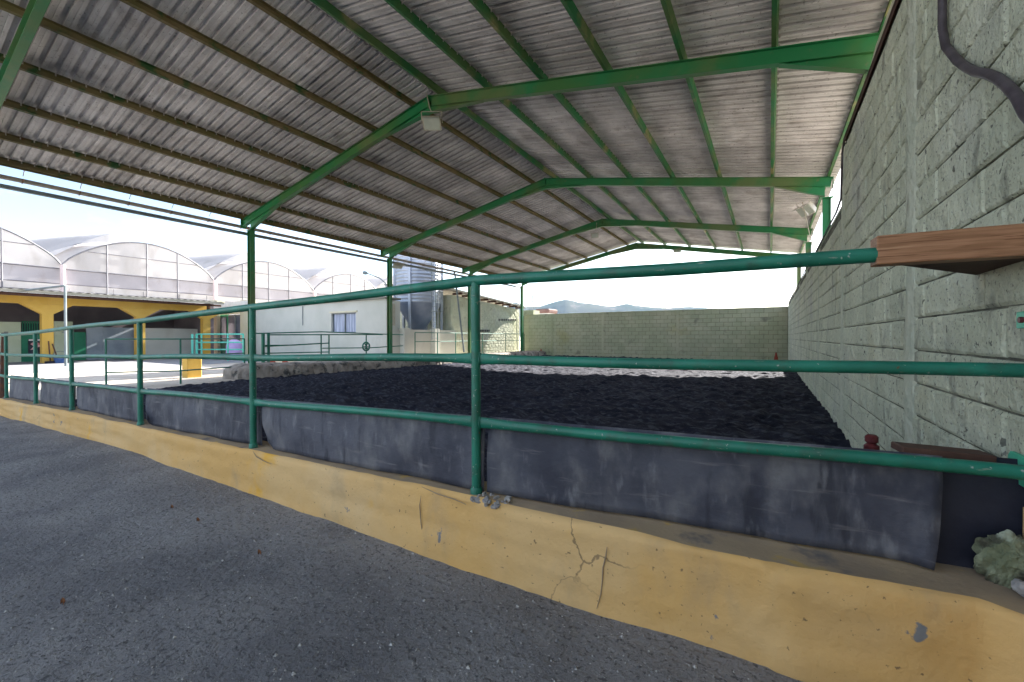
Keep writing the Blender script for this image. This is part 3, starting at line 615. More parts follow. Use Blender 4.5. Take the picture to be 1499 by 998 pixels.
flood((-7.2, 19.5, 6.25), .34, R_(10), R_(30), 'small floodlight hanging below the apex of the fourth frame', M['beige'], cord=(-7.1, 19.5, 6.85))
flood((-4.55, 25.7, 6.33), .42, R_(0), R_(50), 'brown floodlight fixed under the far gable frame', M['beige'], cord=(-4.5, 25.6, 6.6))
flood((.93, 16.0, 5.28), .5, R_(-60), R_(40), 'white twin floodlight on a bent rod beside the right wall', M['wht'], twin=True, cord=(1.25, 16.2, 3.2))
flood((-15.0, 14.3, 4.72), .5, R_(70), R_(55), 'pale dusty floodlight on the second left hand column', M['beige'], cord=(-14.75, 13.64, 4.7))

# ---------------------------------------------------------------- ledge and thin fence on the far left of the arena
g = MB(); xs = np.linspace(6.9, YF-.1, 220); V = []
for i, y in enumerate(xs):
    e = max(0, 1-(y-6.9)/.5); h = float(np.interp(y, [7, 10, 14, 20, 28], [.5, .4, .38, .36, .36]))*(1-.45*e*e)
    j = lambda s=.05: float(rng.uniform(-s, s))
    V += [(-14.0+.05*math.sin(y*2)+j(.03)-.3*e*e, y, -.15), (-14.05+j()-.3*e*e, y, h*.45+j(.04)), (-14.12+j(.04)-.3*e*e, y, h*.85+j(.03)), (-14.25+j(.03)-.2*e*e, y, h+j(.02)), (-14.7, y, h+j(.015)), (-15.2, y, h+j(.02)), (-15.3, y, -.1)]
g.add(V, [(i*7+k, i*7+k+1, (i+1)*7+k+1, (i+1)*7+k) for i in range(len(xs)-1) for k in range(6)]+[tuple(range(6, -1, -1))])
single(g, 'stone_ledge', M['stone'], 'rough low stone and concrete ledge along the left edge of the dirt', 'ledge')
def thin_fence(pts, name_lab, railz=(1.42, 1.0, .55), r=.02, zb=0.0, mat='fence'):
    t = thing('thin_pipe_fence', name_lab, 'fence', (pts[0][0], pts[0][1], zb), 'thin green pipe fences round the arena')
    for x, y in pts:
        g = MB(); g.tube([(x, y, zb-.1), (x, y, railz[0])], r*1.25, 8); g.build('post', M[mat], t, smooth=True)
    for z in railz:
        for a, b in zip(pts[:-1], pts[1:]):
            g = MB(); g.tube([(*a, z), (*b, z)], r, 8); g.build('rail', M[mat], t, smooth=True)
    return t
thin_fence([(-15.6, 4.15), (-14.6, 5.5), (-15.1, 7.5)], 'thin green pipe fence with three rails at the left corner of the dirt', railz=(1.3, .82, .38))
thin_fence([(-15.75, 16.2), (-15.8, 18.0), (-15.8, 19.6), (-15.85, 22.4), (-15.85, 25.2), (-15.7, 27.6)], 'thin green two rail fence in front of the low white wall and block hut', railz=(1.6, 1.12), zb=.2)
# gate beside it (double posts, crossed rails)
gt = thing('arena_gate', 'thin green pipe gate closing the side of the arena behind the ledge', 'gate', (-15.6, 8, 0))
def gp(x, y, X=-15.7): return atx(x, y, X)
for x, y0, y1, r in ((385, 488, 535, .06), (393, 488, 533, .05)):
    g = MB(); a = gp(x, y0); g.tube([(a.x, a.y, 0), (a.x, a.y, a.z)], r, 10); g.build('gate_post', M['fence'], gt, smooth=True)
for x in (470, 481.5, 536):
    g = MB(); a = gp(x, 489); g.tube([(a.x, a.y, .2), (a.x, a.y, a.z)], .028, 8); g.build('upright', M['fence'], gt, smooth=True)
for seg in ([(370, 488), (470, 485.5), (590, 490)], [(388, 505.5), (430, 505), (482, 502)], [(388, 507), (470, 502.5)], [(388, 517), (482, 515)], [(472, 509.5), (540, 509), (590, 506)], [(393, 490), (560, 489.5)]):
    g = MB(); g.tube([gp(*s) for s in seg], .024, 8); g.build('gate_rail', M['fence'], gt, smooth=True)
# hand wheel
hw = thing('hand_wheel', 'round green spoked wheel hanging on the thin arena fence', 'wheel', gp(536, 507, -15.6))
c = gp(536, 507, -15.6); g = MB(); g.tube([c+Vector((0, .19*math.cos(a), .19*math.sin(a))) for a in np.linspace(0, 2*PI, 25)], .035, 8); g.build('rim', M['fence'], hw, smooth=True)
for k in range(3):
    g = MB(); a = k*PI/3; d = Vector((0, math.cos(a), math.sin(a)))*.18; g.tube([c-d, c+d], .02, 6); g.build('spoke', M['fence'], hw)

# ---------------------------------------------------------------- white building with window
YBd = 15.5
wb = thing('white_building', 'long low white plastered building with a sliding window behind the arena fence', 'building', (-25, YBd, 0))
xa = aty(366, 500, YBd).x; xb = aty(566, 500, YBd).x; wz0, wz1 = 1.62, 2.72; wx0, wx1 = aty(485, 470, YBd).x, aty(521, 470, YBd).x; zt_ = 3.36
g = MB()
for a, b, c, d in ((xa, wx0, -.3, zt_), (wx1, xb, -.3, zt_), (wx0, wx1, -.3, wz0), (wx0, wx1, wz1, zt_)): g.box(((a+b)/2, YBd+.12, (c+d)/2), (b-a, .24, d-c))
g.box((xa+.12, YBd+4, 1.5), (.24, 7.5, 3.6)); g.box((xb-.12, YBd+.5, 1.5), (.24, .5, 3.6)); g.box((xb-2.5, YBd+.85, 1.5), (5, .2, 3.6)); g.box((xb-5.12, YBd+2.4, 1.5), (.24, 3.0, 3.6)); g.build('wall', M['white'], wb)
g = MB(); g.box(((xa+xb)/2, YBd+.42, zt_+.052), (xb-xa+.1, 1.1, .1)); g.box(((xa+xb-5)/2, YBd+2.6, zt_+.05), (xb-5-xa+.1, 3.2, .1)); g.build('roof', M['barnroof'], wb)
wn = MB()
for a, b in (((wx0, wz0), (wx0, wz1)), ((wx1, wz0), (wx1, wz1)), ((wx0, wz0), (wx1, wz0)), ((wx0, wz1), (wx1, wz1)), (((wx0+wx1)/2, wz0), ((wx0+wx1)/2, wz1))): wn.bar((a[0], YBd+.13, a[1]), (b[0], YBd+.13, b[1]), .07, .07, up=(0, 1, 0))
wo_ = wn.build('window', M['steel'], wb)
for k in (0, 1):
    g = MB(); a = wx0+(wx1-wx0)*k/2; b = a+(wx1-wx0)/2; g.box(((a+b)/2, YBd+.17, (wz0+wz1)/2), (b-a-.06, .01, wz1-wz0-.06)); p = g.build('pane', M['curtain'], wo_)
g = MB(); g.box(((wx0+wx1)/2, YBd-.02, wz1+.07), (wx1-wx0+.25, .06, .08)); g.build('lintel', M['cream'], wb)
g = MB(); g.tube([aty(443, 448, YBd-.04), aty(443, 476, YBd-.04)], .02, 6); g.build('wall_pipe', M['steel'], wb)
# entrance annex with door and awning
an = thing('entrance_annex', 'cream framed entrance with a glazed green door under a ribbed white panel', 'building', (-34, YBd, 0))
P2 = lambda x, y, Y=YBd: aty(x, y, Y)
def flat(name, x0, y0, x1, y1, mat, par, Y=YBd, th=.1, out=0.0):
    a, b = P2(x0, y0, Y), P2(x1, y0, Y); zt0 = a.z; zb0 = P2(x0, y1, Y).z
    g = MB(); g.box(((a.x+b.x)/2, Y-out+th/2, (zt0+zb0)/2), (abs(b.x-a.x), th, abs(zt0-zb0))); return g.build(name, mat, par)
flat('wall', 306, 440, 320, 534, M['cream'], an, th=.5, out=.1); flat('wall', 354, 440, 368, 534, M['cream'], an, th=.5, out=.12); flat('lintel', 319, 452, 356, 461, M['cream'], an, out=.06)
g = MB(); a = P2(306, 456); b = P2(358, 446); g.add([(a.x, YBd-.3, 3.15), (b.x, YBd-.3, 3.3), (b.x, YBd-1.2, 3.05), (a.x, YBd-1.2, 2.95), (a.x, YBd-.3, 3.25), (b.x, YBd-.3, 3.4), (b.x, YBd-1.2, 3.15), (a.x, YBd-1.2, 3.05)], [(0, 1, 2, 3), (4, 5, 6, 7), (2, 3, 7, 6), (0, 3, 7, 4), (1, 2, 6, 5)]); g.build('canopy', M['yellow'], an)
dr = flat('door', 320, 461, 333, 534, M['gdoor'], an, Y=YBd+.1); f2 = flat('glass_panel', 334, 461, 355, 534, M['glass'], an, Y=YBd+.1)
flat('pane', 322.5, 465, 331, 498, M['glass'], dr, Y=YBd+.06, th=.02)
for x in (344,): flat('mullion', x-.5, 461, x+.5, 534, M['steel'], an, Y=YBd+.02, th=.05)
a = P2(296, 437); b = P2(372, 439); n = 30; g = MB(); V = []
for i in range(n*2+1):
    x = a.x+(b.x-a.x)*i/(n*2); y = YBd-.25+(.05 if i % 2 else 0); V += [(x, y, 3.2), (x, y, 3.85)]
g.add(V, [(2*i, 2*i+2, 2*i+3, 2*i+1) for i in range(n*2)]); g.build('ribbed_panel', M['wht'], an, fix=False)

# low white wall and pillars in front of the silo
lw = thing('low_white_wall', 'low white plastered wall with short piers in front of the silo', 'wall', (-16.8, 18, 0))
g = MB(); g.bar((-17.15, 15.62, .75), (-16.5, 20.4, .75), .2, 2.05); g.build('wall', M['white'], lw)
for x, y in ((-16.85, 16.5), (-16.55, 18.6)):
    g = MB(); g.box((x, y, .78), (.45, .4, 2.14)); g.build('pier', M['white'], lw)
g = MB(); g.box((-17.05, 15.7, 2.55), (.5, .3, 1.15), bev=.02); single(g, 'meter_cabinet', M['beige'], 'grey beige cabinet fixed at the top corner of the white building', 'cabinet')
# silo
SX, SY = -17.9, 18.7
si = thing('feed_silo', 'blue grey galvanised feed silo with ribbed rings and a hopper cone', 'silo', (SX, SY, 0))
prof = []
for i in range(93):
    z = 3.35+i*.05; prof.append((1.33+(.0, .03, .0, -.03)[i % 4], z))
g = MB(); g.lathe(prof, (SX, SY, 0), 40); g.build('shell', M['galv'], si, smooth='all')
g = MB(); g.lathe([(1.33, 3.35), (1.3, 3.25), (.3, 1.7), (.3, 1.5)], (SX, SY, 0), 24); g.build('hopper_cone', M['galvdark'], si, smooth=True)
g = MB(); g.lathe([(1.4, 7.9), (.3, 8.7), (.3, 8.9), (0, 8.9)], (SX, SY, 0), 32); g.build('silo_roof', M['galv'], si, smooth=True)
for k in range(6):
    a = YAW-PI/2+PI/6+k*PI/3+R_(22); x, y = SX+1.39*math.cos(a), SY+1.39*math.sin(a)
    g = MB(); g.box((x, y, 3.95), (.13, .13, 7.9), Matrix.Rotation(a, 3, 'Z')); g.build('leg', M['galv'], si)
a = R_(-15); lx, ly = SX+1.75*math.cos(a), SY+1.75*math.sin(a)
g = MB(); d = Vector((-math.sin(a), math.cos(a), 0))
for q in (-.2, .2): g.tube([Vector((lx, ly, 1.2))+d*q, Vector((lx, ly, 8))+d*q], .022, 6)
for k in range(22): g.tube([Vector((lx, ly, 1.3+.3*k))+d*-.2, Vector((lx, ly, 1.3+.3*k))+d*.2], .014, 5)
g.build('ladder', M['steel'], si)
for k in range(5):
    g = MB(); o_ = Vector((math.cos(a), math.sin(a), 0)); z = 2.8+k*1.1
    g.tube([Vector((lx, ly, z))+d*(.34*math.cos(t))+o_*(.62*math.sin(t)) for t in np.linspace(0, PI, 9)], .02, 5); g.build('cage_hoop', M['steel'], si)
g = MB()
for t in (PI*.25, PI*.5, PI*.75): 
    p = d*(.34*math.cos(t))+o_*(.62*math.sin(t)); g.tube([Vector((lx, ly, 2.8))+p, Vector((lx, ly, 8))+p], .016, 5)
g.build('cage_bars', M['steel'], si)
# street lamp
lp = thing('street_lamp', 'grey street lamp with a curved arm above the white building', 'street lamp', (-17.3, 16.2, 3.4))
c0 = aty(566, 445, 16.2); P_ = [aty(566, 441, 16.2), aty(566.5, 425, 16.2), aty(564, 414, 16.2), aty(556, 407, 16.2), aty(546, 403, 16.2), aty(538, 400, 16.2)]
g = MB(); g.tube(P_, .03, 8); g.build('arm', M['steel'], lp, smooth=True)
g = MB(); h = aty(533, 399, 16.2); g.tube([P_[-1], P_[-1]+(h-P_[-1])*.4, h, h+(h-P_[-1])*.3], [.04, .1, .11, .04], 10); g.build('lamp_head', M['steel'], lp, smooth=True)

# block hut on the left of the far wall
hb = thing('block_hut', 'pale green block hut with a dark sloping roof between silo and far wall', 'building', (-16.6, 20.5, 0))
g = MB(); ya, yb = 20.3, 28.4; n = 18; l = (yb-ya)/n; V = []
var = block_variants(l, .23, .05, 4, M['wallpaint'], 9); rest = MB(); r = random.Random(2); spots = []
def topz(y): return 3.95-(y-ya)*.055
for k in range(17):
    for i in range(n+(k % 2)):
        yc = ya+(i+.5)*l-(l/2 if k % 2 else 0); ll = l
        if k % 2 and i in (0, n): ll = l/2; yc = ya+l/4 if i == 0 else yb-l/4
        zc = -.05+.23*(k+.5)
        if zc < topz(yc)-.1: spots.append((-i, (-16.6, yc, zc), ll))
block_wall(hb, spots, l, .23, M['wallpaint'], 0, 0, 9)
g = MB(); g.prism([(-16.75, ya, -.3), (-16.75, yb, -.3), (-16.75, yb, topz(yb)), (-16.75, ya, topz(ya))], (.14, 0, 0)); g.prism([(-22, ya-.1, -.3), (-16.62, ya-.1, -.3), (-16.62, ya-.1, topz(ya)), (-22, ya-.1, topz(ya))], (0, .12, 0)); g.build('wall', M['plaster'], hb)
g = MB(); g.prism([(-16.1, ya-.8, topz(ya)+.22), (-16.1, yb+.1, topz(yb)+.14), (-16.1, yb+.1, topz(yb)+.22), (-16.1, ya-.8, topz(ya)+.34)], (-5.6, 0, .6)); g.build('roof', M['barnroof'], hb)
for k in range(9):
    g = MB(); y = ya+.3+k*.95; g.box((-16.45, y, topz(y)+.1), (.75, .1, .12)); g.build('roof_beam', M['wooddark'], hb)
for px0, px1, py, n in ((701, 716, 484, 7), (731, 755, 468, 10)):
    for k in range(n):
        p = atx(px0+(px1-px0)*k/(n-1), py, -16.58); g = MB(); g.box((-16.585, p.y, p.z), (.04, .12 if n == 7 else .1, .15), bev=.01); g.build('vent_shade_block', M['rubber_and_shade'], hb)  # solid dark blocks; their colour stands in for shade inside the vents
g = MB(); g.tube([(-16.5, 26.2, 3.5), (-16.4, 27.0, 3.3), (-16.3, 27.5, 2.8), (-16.3, 27.6, .4)], .04, 8); g.build('downpipe', M['plaster'], hb, smooth=True)
g = MB(); g.box((-15.65, YF+.6, 1.6), (.9, 1.0, 3.6)); single(g, 'gate_pillar', M['farwall'], 'taller olive green pillar behind the left end of the far wall', 'pillar')
# markers at the far wall
for x, y, X, lab in ((792, 514, -14.2, 'red marker cone at the left end of the far wall'), (1136, 512, .35, 'red marker cone at the right end of the far wall beside the corner')):
    p = aty(x, 520, YF-.5); t = thing('marker_cone', lab, 'cone', (p.x, YF-.5, 0), 'red marker cones')
    g = MB(); g.lathe([(.12, .03), (.035, .5), (0, .52)], (p.x, YF-.5, 0), 12); g.build('cone_body', M['red'], t, smooth=True)
    g = MB(); g.box((p.x, YF-.5, .02), (.3, .3, .04), bev=.01); g.build('cone_base', M['red'], t)

# ---------------------------------------------------------------- barn with yellow concrete frame
BX = -32.1
ba = thing('stable_barn', 'open fronted stable barn with yellow concrete columns and beams under a grey roof', 'barn', (BX, 6, 0))
cy = [2.35-.0, 6.25, 10.05, 13.6]; cy = [-1.6, 2.35, 6.25, 10.05, 13.5]
for i, y in enumerate(cy):
    g = MB(); g.box((BX, y, 1.2), (.4, .42, 2.75)); 
    g.prism([(BX-.18, y-.209, 2.55), (BX-.18, y+.209, 2.55), (BX-.18, y+.95, 3.05), (BX-.18, y-.95, 3.05)], (.36, 0, 0)); g.build('column', M['yellow'], ba)
    if i < len(cy)-1:
        g = MB(); g.box((BX, (y+cy[i+1])/2, 3.29), (.38, cy[i+1]-y-.004, .47)); g.build('beam', M['yellow'], ba)
g = MB(); V = []; n = 120
for i in range(n+1):
    y = -6+(13.9+6)*i/n; w = .05*(i % 2); V += [(BX+1.6, y, 3.62+w), (BX-5.8, y, 3.55+w+.55)]
g.add(V, [(2*i, 2*i+2, 2*i+3, 2*i+1) for i in range(n)])
g.add([(BX+1.6, -6, 3.50), (BX+1.6, 13.9, 3.50), (BX+1.6, 13.9, 3.63), (BX+1.6, -6, 3.63)], [(0, 1, 2, 3)]); g.build('roof', M['barnroof'], ba, fix=False)
for k in range(6):
    x = BX+1.2-k*1.2; g = MB(); g.bar((x, -6, 3.42+.09*k), (x, 13.9, 3.42+.09*k), .08, .12); g.build('roof_batten', M['wooddark'], ba)
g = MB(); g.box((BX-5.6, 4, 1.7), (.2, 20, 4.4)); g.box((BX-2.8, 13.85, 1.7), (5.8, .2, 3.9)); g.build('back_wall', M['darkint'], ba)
bx2 = BX-2.6
def bpan(name, x0, y0, x1, y1, mat, X=bx2, par=ba, th=.12):
    a, b = atx(x0, y0, X), atx(x1, y0, X); zb = atx((x0+x1)/2, y1, X).z; g = MB(); g.box((X, (a.y+b.y)/2, (a.z+max(zb, -.1))/2), (th, abs(b.y-a.y), a.z-max(zb, -.1))); return g.build(name, mat, par)
bpan('stall_wall', -40, 470, 30, 532, M['palegreen']); bpan('stall_wall', 79, 470, 106, 532, M['palegreen'])
sd = bpan('stall_door', 30.5, 489, 62, 532, M['gdoor'], X=bx2+.03); bpan('stall_door', 106.5, 486, 125, 530, M['gdoor'], X=bx2+.03)
g = MB()
for k in range(8):
    p = atx(33+k*3.6, 478, bx2); g.tube([(bx2, p.y, 1.2), (bx2, p.y, 2.2)], .025, 6)
a = atx(31, 476, bx2); b = atx(62, 476, bx2); g.tube([(bx2, a.y, 2.2), (bx2, b.y, 2.2)], .03, 6); g.build('door_bars', M['gdoor'], ba)
bpan('door_shade_panel', 31, 473, 62, 489, M['rubber_and_shade'], X=bx2-.3)  # dark panel painted as the shade behind the open upper door
bpan('partition', 126, 473, 150, 530, M['greyblue']); bpan('partition', 150.3, 479, 204, 532, M['greyblue'], X=bx2+.02)
bpan('stall_wall', 204, 480, 309, 532, M['white'], X=bx2+.8)
for x in (93, 9): 
    g = MB(); p = atx(x, 486, bx2+.1); g.box((p.x, p.y, p.z), (.05, .14, .05)); g.build('latch', M['steel'], ba)
# poster on the green stable door
ps = thing('poster', 'dark poster with white heading bar and pinkish red figure on the green stable door', 'poster', (bx2+.15, atx(52, 500, bx2).y, 1.1))
px_ = lambda x, y, X=bx2+.12: atx(x, y, X)
def quadp(x0, y0, x1, y1, mat, name, X): 
    a, b, c, d = px_(x0, y0, X), px_(x1, y0, X), px_(x1, y1, X), px_(x0, y1, X); zt0, zb0 = (a.z+b.z)/2, (c.z+d.z)/2; g = MB(); g.box((X, (a.y+b.y)/2, (zt0+zb0)/2), (.008, abs(b.y-a.y), zt0-zb0)); return g.build(name, mat, ps)
quadp(41, 496, 63, 520, M['rubber_and_shade'], 'backing', bx2+.12); quadp(42, 496.4, 60, 498.6, M['wht'], 'heading_bar', bx2+.132)
mk = MB(); c = px_(56, 506, bx2+.13)
def blob(g, cy_, cz, pts): g.prism([(bx2+.128, cy_+p[0], cz+p[1]) for p in pts], (.006, 0, 0))
blob(mk, c.y, c.z, [(-.3, .1), (-.1, .28), (.05, .12), (.22, .2), (.36, .02), (.2, -.16), (.02, -.05), (-.1, -.2), (-.3, -.22), (-.16, -.02)]); mk.build('figure', material('pinkish_red_print', (.55, .12, .12), (.75, .45, .42), 5, .45, .55), ps)
g = MB(); p = atz(95, 541, -.1); g.tube([(-28.0, 5.9+.15, -.1), (-28.0, 5.9+.15, 3.75)], .05, 10); g.tube([(-28.0, 6.05, 3.75), (-30.8, 5.2, 3.6)], .05, 8); single(g, 'steel_prop', M['steel'], 'grey steel prop post standing in front of the barn columns', 'post')
# broom, shovel, bucket
by = lambda x, y: atx(x, y, BX+.35)
def tool(p0, p1, label, head, nm):
    t = thing(nm, label, nm, p1); g = MB(); g.tube([p0, p1], .03, 6); g.build('handle', M['wooddark'], t)
    g = MB(); g.box(p1, head); g.build('head', M['rubber_and_shade'], t)
tool(by(71, 499), by(74, 531), 'broom with dark handle leaning on the yellow column', (.12, .4, .18), 'broom'); tool(by(76.5, 503), by(85, 526), 'shovel leaning to the right beside the yellow column', (.08, .3, .35), 'shovel')
bk = thing('bucket', 'blue bucket on the barn floor beside the yellow column', 'bucket', by(88, 531)); p = by(88, 531); g = MB(); g.lathe([(0, 0), (.2, 0), (.27, .42), (.25, .42), (.18, .03)], (p.x, p.y, 0), 14); g.build('bucket_body', M['blue'], bk, smooth=True)
g = MB(); g.tube([(p.x, p.y+.26*math.cos(a), .42+.2*math.sin(a)) for a in np.linspace(0, PI, 9)], .012, 5); g.build('handle', M['steel'], bk)
g = MB(); p = atx(1.5, 530, -14.6); g.tube([(-14.6, 2.15, 0), (-14.6, 2.2, 1.45)], .05, 8); single(g, 'rusty_post', M['rust'], 'rust brown post at the extreme left behind the near fence', 'post', smooth=True)
# yellow bollard, turquoise gate, lilac drum, red barrier
p = atz(281, 552, 0); g = MB(); g.box((p.x, p.y, .33), (.42, .42, .72), bev=.02); single(g, 'yellow_block', M['yellow'], 'stubby yellow concrete block standing on the sand beyond the thin fence', 'block')
tg = thing('turquoise_gate', 'light turquoise tubular gate standing in front of the entrance annex', 'gate', (-30, 13, 0))
YG = 12.2; gq = lambda x, y: aty(x, y, YG)
for x in (281.5, 288, 295): 
    g = MB(); a = gq(x, 489); g.tube([(a.x, YG, 0), (a.x, YG, a.z)], .07 if x < 290 else .05, 8); g.build('gate_post', M['teal'], tg, smooth=True)
for x in (333.5, 356):
    g = MB(); a = gq(x, 489); g.tube([(a.x, YG, 0), (a.x, YG, a.z)], .045, 8); g.build('upright', M['teal'], tg, smooth=True)
for y in (489, 501, 511.5):
    g = MB(); g.tube([gq(288, y), gq(356, y)], .04, 8); g.build('rail', M['teal'], tg, smooth=True)
ld = thing('lilac_drum', 'lilac plastic drum behind the turquoise gate', 'drum', aty(343, 530, 13.6)); p = aty(343, 520, 13.6)
g = MB(); g.lathe([(0, 0), (.42, 0), (.44, .3), (.44, .8), (.36, 1.1), (.12, 1.22), (0, 1.23)], (p.x, 13.6, 0), 20); g.build('drum_body', M['lilac'], ld, smooth=True)
g = MB(); g.lathe([(.1, 1.2), (.12, 1.3), (0, 1.31)], (p.x, 13.6, 0), 12); g.build('lid', M['wht'], ld)
rb = thing('barrier', 'red and white barrier lying low behind the ledge at the gate', 'barrier', (-17, 9, 0))
for x0, x1, k in ((394, 402, 0), (402.4, 412, 1), (412.4, 420, 0), (420.4, 430, 1)):
    a, b = atx(x0, 530, -17.2), atx(x1, 530, -17.2); g = MB(); g.box((-17.2, (a.y+b.y)/2, .42), (.1, b.y-a.y, .35)); g.build('board', M['red'] if k == 0 else M['wht'], rb)
g = MB()
for x in (397, 427): a = atx(x, 530, -17.2); g.box((-17.2, a.y, .12), (.3, .08, .28))
g.build('feet', M['red'], rb)

# ---------------------------------------------------------------- greenhouse
GX = -42.0; ax_ = Vector((-.95, -.31, 0)).normalized(); gh = thing('greenhouse', 'white plastic multi span greenhouse with rounded roofs and raised vents behind the barn', 'greenhouse', (GX, 20, 0))
ys = [-.5, 8.9, 18.3, 27.85, 37.3, 46.8]; HG = 6.35
def archz(t, rise): return rise*math.sin(PI*t)**.75 if 0 < t < 1 else 0
for b, (y0, y1) in enumerate(zip(ys[:-1], ys[1:])):
    n = 28; rise = 2.35; front = [Vector((GX, y0+(y1-y0)*i/n, HG+archz(i/n, rise))) for i in range(n+1)]
    g = MB(); V = front+[p+ax_*30 for p in front]; g.add(V, [(i, i+1, n+2+i, n+1+i) for i in range(n)]); g.build('roof_film', M['plastic'], gh, smooth='all', fix=False)
    g = MB(); V = [Vector((GX, p.y, HG-.2)) for p in front]+front; g.add([(v.x+.05, v.y, v.z) for v in V], [(i, i+1, n+2+i, n+1+i) for i in range(n)]); g.build('gable_film', M['plastic'], gh, fix=False)
    g = MB(); g.add([(GX+.05, y0, 5.0), (GX+.05, y1, 5.0), (GX+.05, y1, HG-.2), (GX+.05, y0, HG-.2)], [(0, 1, 2, 3)]); g.build('side_net', M['net'], gh, fix=False)
    g = MB(); g.add([(GX+.05, y0, -.3), (GX+.05, y1, -.3), (GX+.05, y1, 5.0), (GX+.05, y0, 5.0)], [(0, 1, 2, 3)]); g.build('side_film', M['plastic'], gh, fix=False)
    g = MB(); g.tube([Vector((GX+.1, p.y, p.z+.02)) for p in front], .055, 6); g.build('arch_tube', M['ghtube'], gh, smooth=True)
    for z, r in ((HG-.25, .05), (5.05, .03), (4.55, .03), (4.1, .025)): g = MB(); g.tube([(GX+.1, y0, z), (GX+.1, y1, z)], r, 6); g.build('cross_tube', M['ghtube'], gh)
    for t in (.25, .5, .74):
        i = int(t*n); g = MB(); g.tube([(GX+.12, front[i].y, 0), (GX+.12, front[i].y, front[i].z)], .045, 6); g.build('gable_post', M['ghtube'], gh)
    z = HG+1.15; g = MB(); g.tube([(GX+.12, y0+(y1-y0)*.14, z), (GX+.12, y1-(y1-y0)*.14, z-.0)], .03, 5); g.build('cross_tube', M['ghtube'], gh)
    g = MB(); g.tube([(GX+.3, y0, 0), (GX+.3, y0, HG)], .14, 10); g.build('valley_post', M['ghpost'], gh, smooth=True)
    g = MB()     # thin stakes and wires inside seen through the film
    for k in range(9):
        yy = y0+.6+k*1.0+random.uniform(-.3, .3); g.tube([(GX+.11, yy, 0), (GX+.11, yy, 4.1+random.uniform(0, .9))], .018, 4)
    g.build('stakes', M['ghtube'], gh, kind='stuff')
    # raised roof vent: half arch skin lifted above the crown
    m = 12; base = ax_*2; F0 = [base+Vector((GX, y0+(y1-y0)*(.06+.5*i/m), HG+archz(.06+.5*i/m, rise)+.08+1.2*(i/m)**1.3)) for i in range(m+1)]
    g = MB(); V = F0+[p+ax_*26 for p in F0]; g.add(V, [(i, i+1, m+2+i, m+1+i) for i in range(m)]); g.build('vent_film', M['plastic'], gh, smooth='all', fix=False)
    i1 = F0[-1]; j1 = base+Vector((GX, i1.y, HG+archz(.56, rise))); g = MB(); g.add([i1, j1, j1+ax_*26, i1+ax_*26], [(0, 1, 2, 3)])
    g.add(F0+[base+Vector((GX, p.y, HG+archz((p.y-base.y-y0)/(y1-y0), rise))) for p in F0], [(i, i+1, m+2+i, m+1+i) for i in range(m)]); g.build('vent_end', M['plastic'], gh, fix=False)

# ---------------------------------------------------------------- far things
prof = [(560, 456), (640, 455), (700, 453), (738, 449), (747, 444), (755, 440.5), (762, 444), (770, 448), (790, 447.5), (803, 443), (815, 439.5), (828, 436.5), (838, 438.5), (848, 441.5), (860, 442.5), (870, 444), (885, 446.5), (898, 447), (910, 444.5), (918, 443), (930, 446), (950, 448), (975, 449.5), (1010, 447.5), (1030, 449), (1070, 452), (1120, 451), (1180, 454), (1260, 452), (1400, 456)]
g = MB(); nx, ny = 260, 14; V = []; X_ = np.linspace(500, 1460, nx); H_ = np.interp(X_, [p[0] for p in prof], [p[1] for p in prof])
for j in range(ny):
    s = j/(ny-1); D = 1300+900*s
    for i in range(nx):
        d = ray(X_[i], 493.6); d.z = 0; q = d*D; hh = (493.6-H_[i])/FPX*1750; env = math.exp(-((s-.5)/.28)**2)
        nn = float(vnoise(np.array([q.x]), np.array([q.y]), 90, 41)[0])*26*(1-abs(s-.5)*1.0)+float(vnoise(np.array([q.x]), np.array([q.y]), 28, 42)[0])*9
        V.append((q.x, q.y, max(-5, hh*env*(D/1750)+nn*(.9 if abs(s-.5) > .08 else .12))))
g.add(V, [(j*nx+i, j*nx+i+1, (j+1)*nx+i+1, (j+1)*nx+i) for j in range(ny-1) for i in range(nx-1)])
structure(g, 'mountain_range', M['mount'], smooth='all')
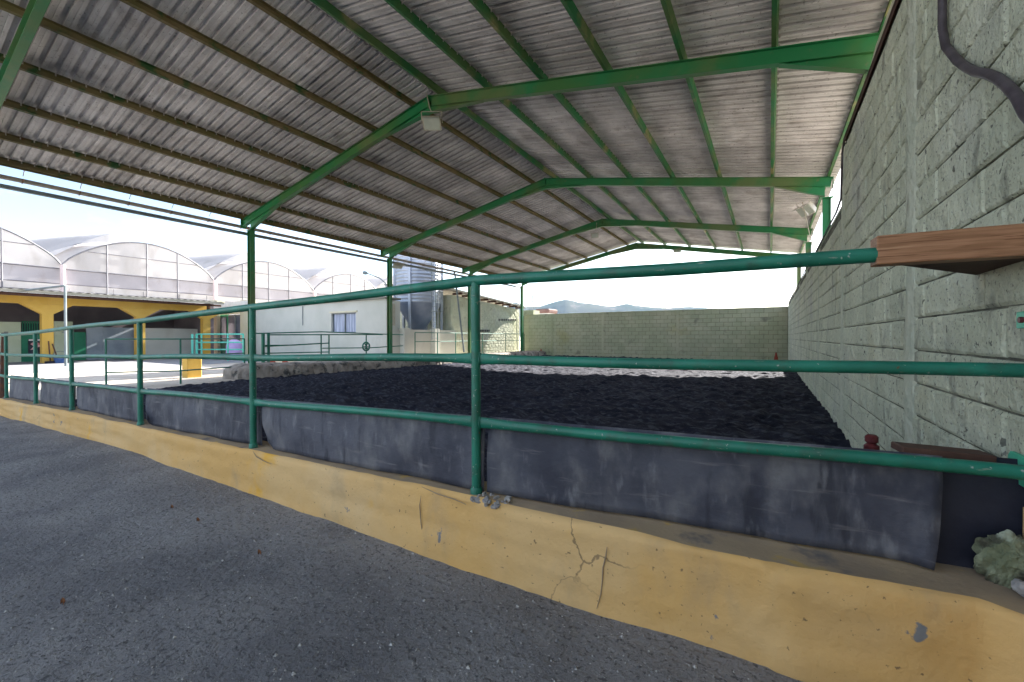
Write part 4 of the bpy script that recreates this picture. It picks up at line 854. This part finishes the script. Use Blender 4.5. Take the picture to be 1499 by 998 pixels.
def pylon(px, py0, D, lab):
    t = atd(px, py0, D); g = MB(); b = Vector((t.x, t.y, 0)); w = D*.006
    for sx, sy in ((-1, -1), (-1, 1), (1, -1), (1, 1)): g.tube([b+Vector((sx*w, sy*w, 0)), b+Vector((sx*w*.15, sy*w*.15, t.z))], .1, 4)
    for k in range(8):
        z0, z1 = t.z*k/8, t.z*(k+1)/8; w0, w1 = w*(1-.85*k/8), w*(1-.85*(k+1)/8)
        g.tube([b+Vector((-w0, -w0, z0)), b+Vector((w1, w1, z1))], .07, 4); g.tube([b+Vector((w0, w0, z0)), b+Vector((-w1, -w1, z1))], .07, 4)
    for q, l in ((.72, 1.6), (.84, 1.4), (.95, 1.0)): g.tube([b+Vector((-l*1.2, -l, t.z*q)), b+Vector((l*1.2, l, t.z*q))], .12, 4)
    single(g, 'power_pylon', M['steel'], lab, 'pylon', 'distant power pylons')
pylon(779, 431, 230, 'lattice power pylon seen between the left column and the mountain'); pylon(973, 443, 330, 'faint lattice power pylon above the middle of the far wall')
hs = thing('distant_house', 'small red roofed house peeping over the left end of the far wall', 'house', (-26, 62, 0)); c = atd(801, 458, 70)
g = MB(); g.box((c.x, c.y, (c.z-.1)/2), (1.9, 3, c.z-.1)); g.build('wall', M['white'], hs); g = MB(); g.box((c.x-.1, c.y, c.z+.25), (2.5, 3.4, .7), bev=.2); g.build('roof', M['tile'], hs)
# ---------------------------------------------------------------- air
hz = MB(); hz.box((0, 0, 99), (5600, 5600, 206)); m = bpy.data.materials.new('thin_haze'); m.use_nodes = True; m.node_tree.nodes.clear()
o_ = m.node_tree.nodes.new('ShaderNodeOutputMaterial'); pv = m.node_tree.nodes.new('ShaderNodeVolumePrincipled'); pv.inputs['Color'].default_value = (.5, .72, 1, 1); pv.inputs['Density'].default_value = .00007; pv.inputs['Anisotropy'].default_value = .2
m.node_tree.links.new(pv.outputs[0], o_.inputs['Volume']); tag(hz.build('haze', m), 'thin pale haze over the whole place', 'haze', kind='stuff')
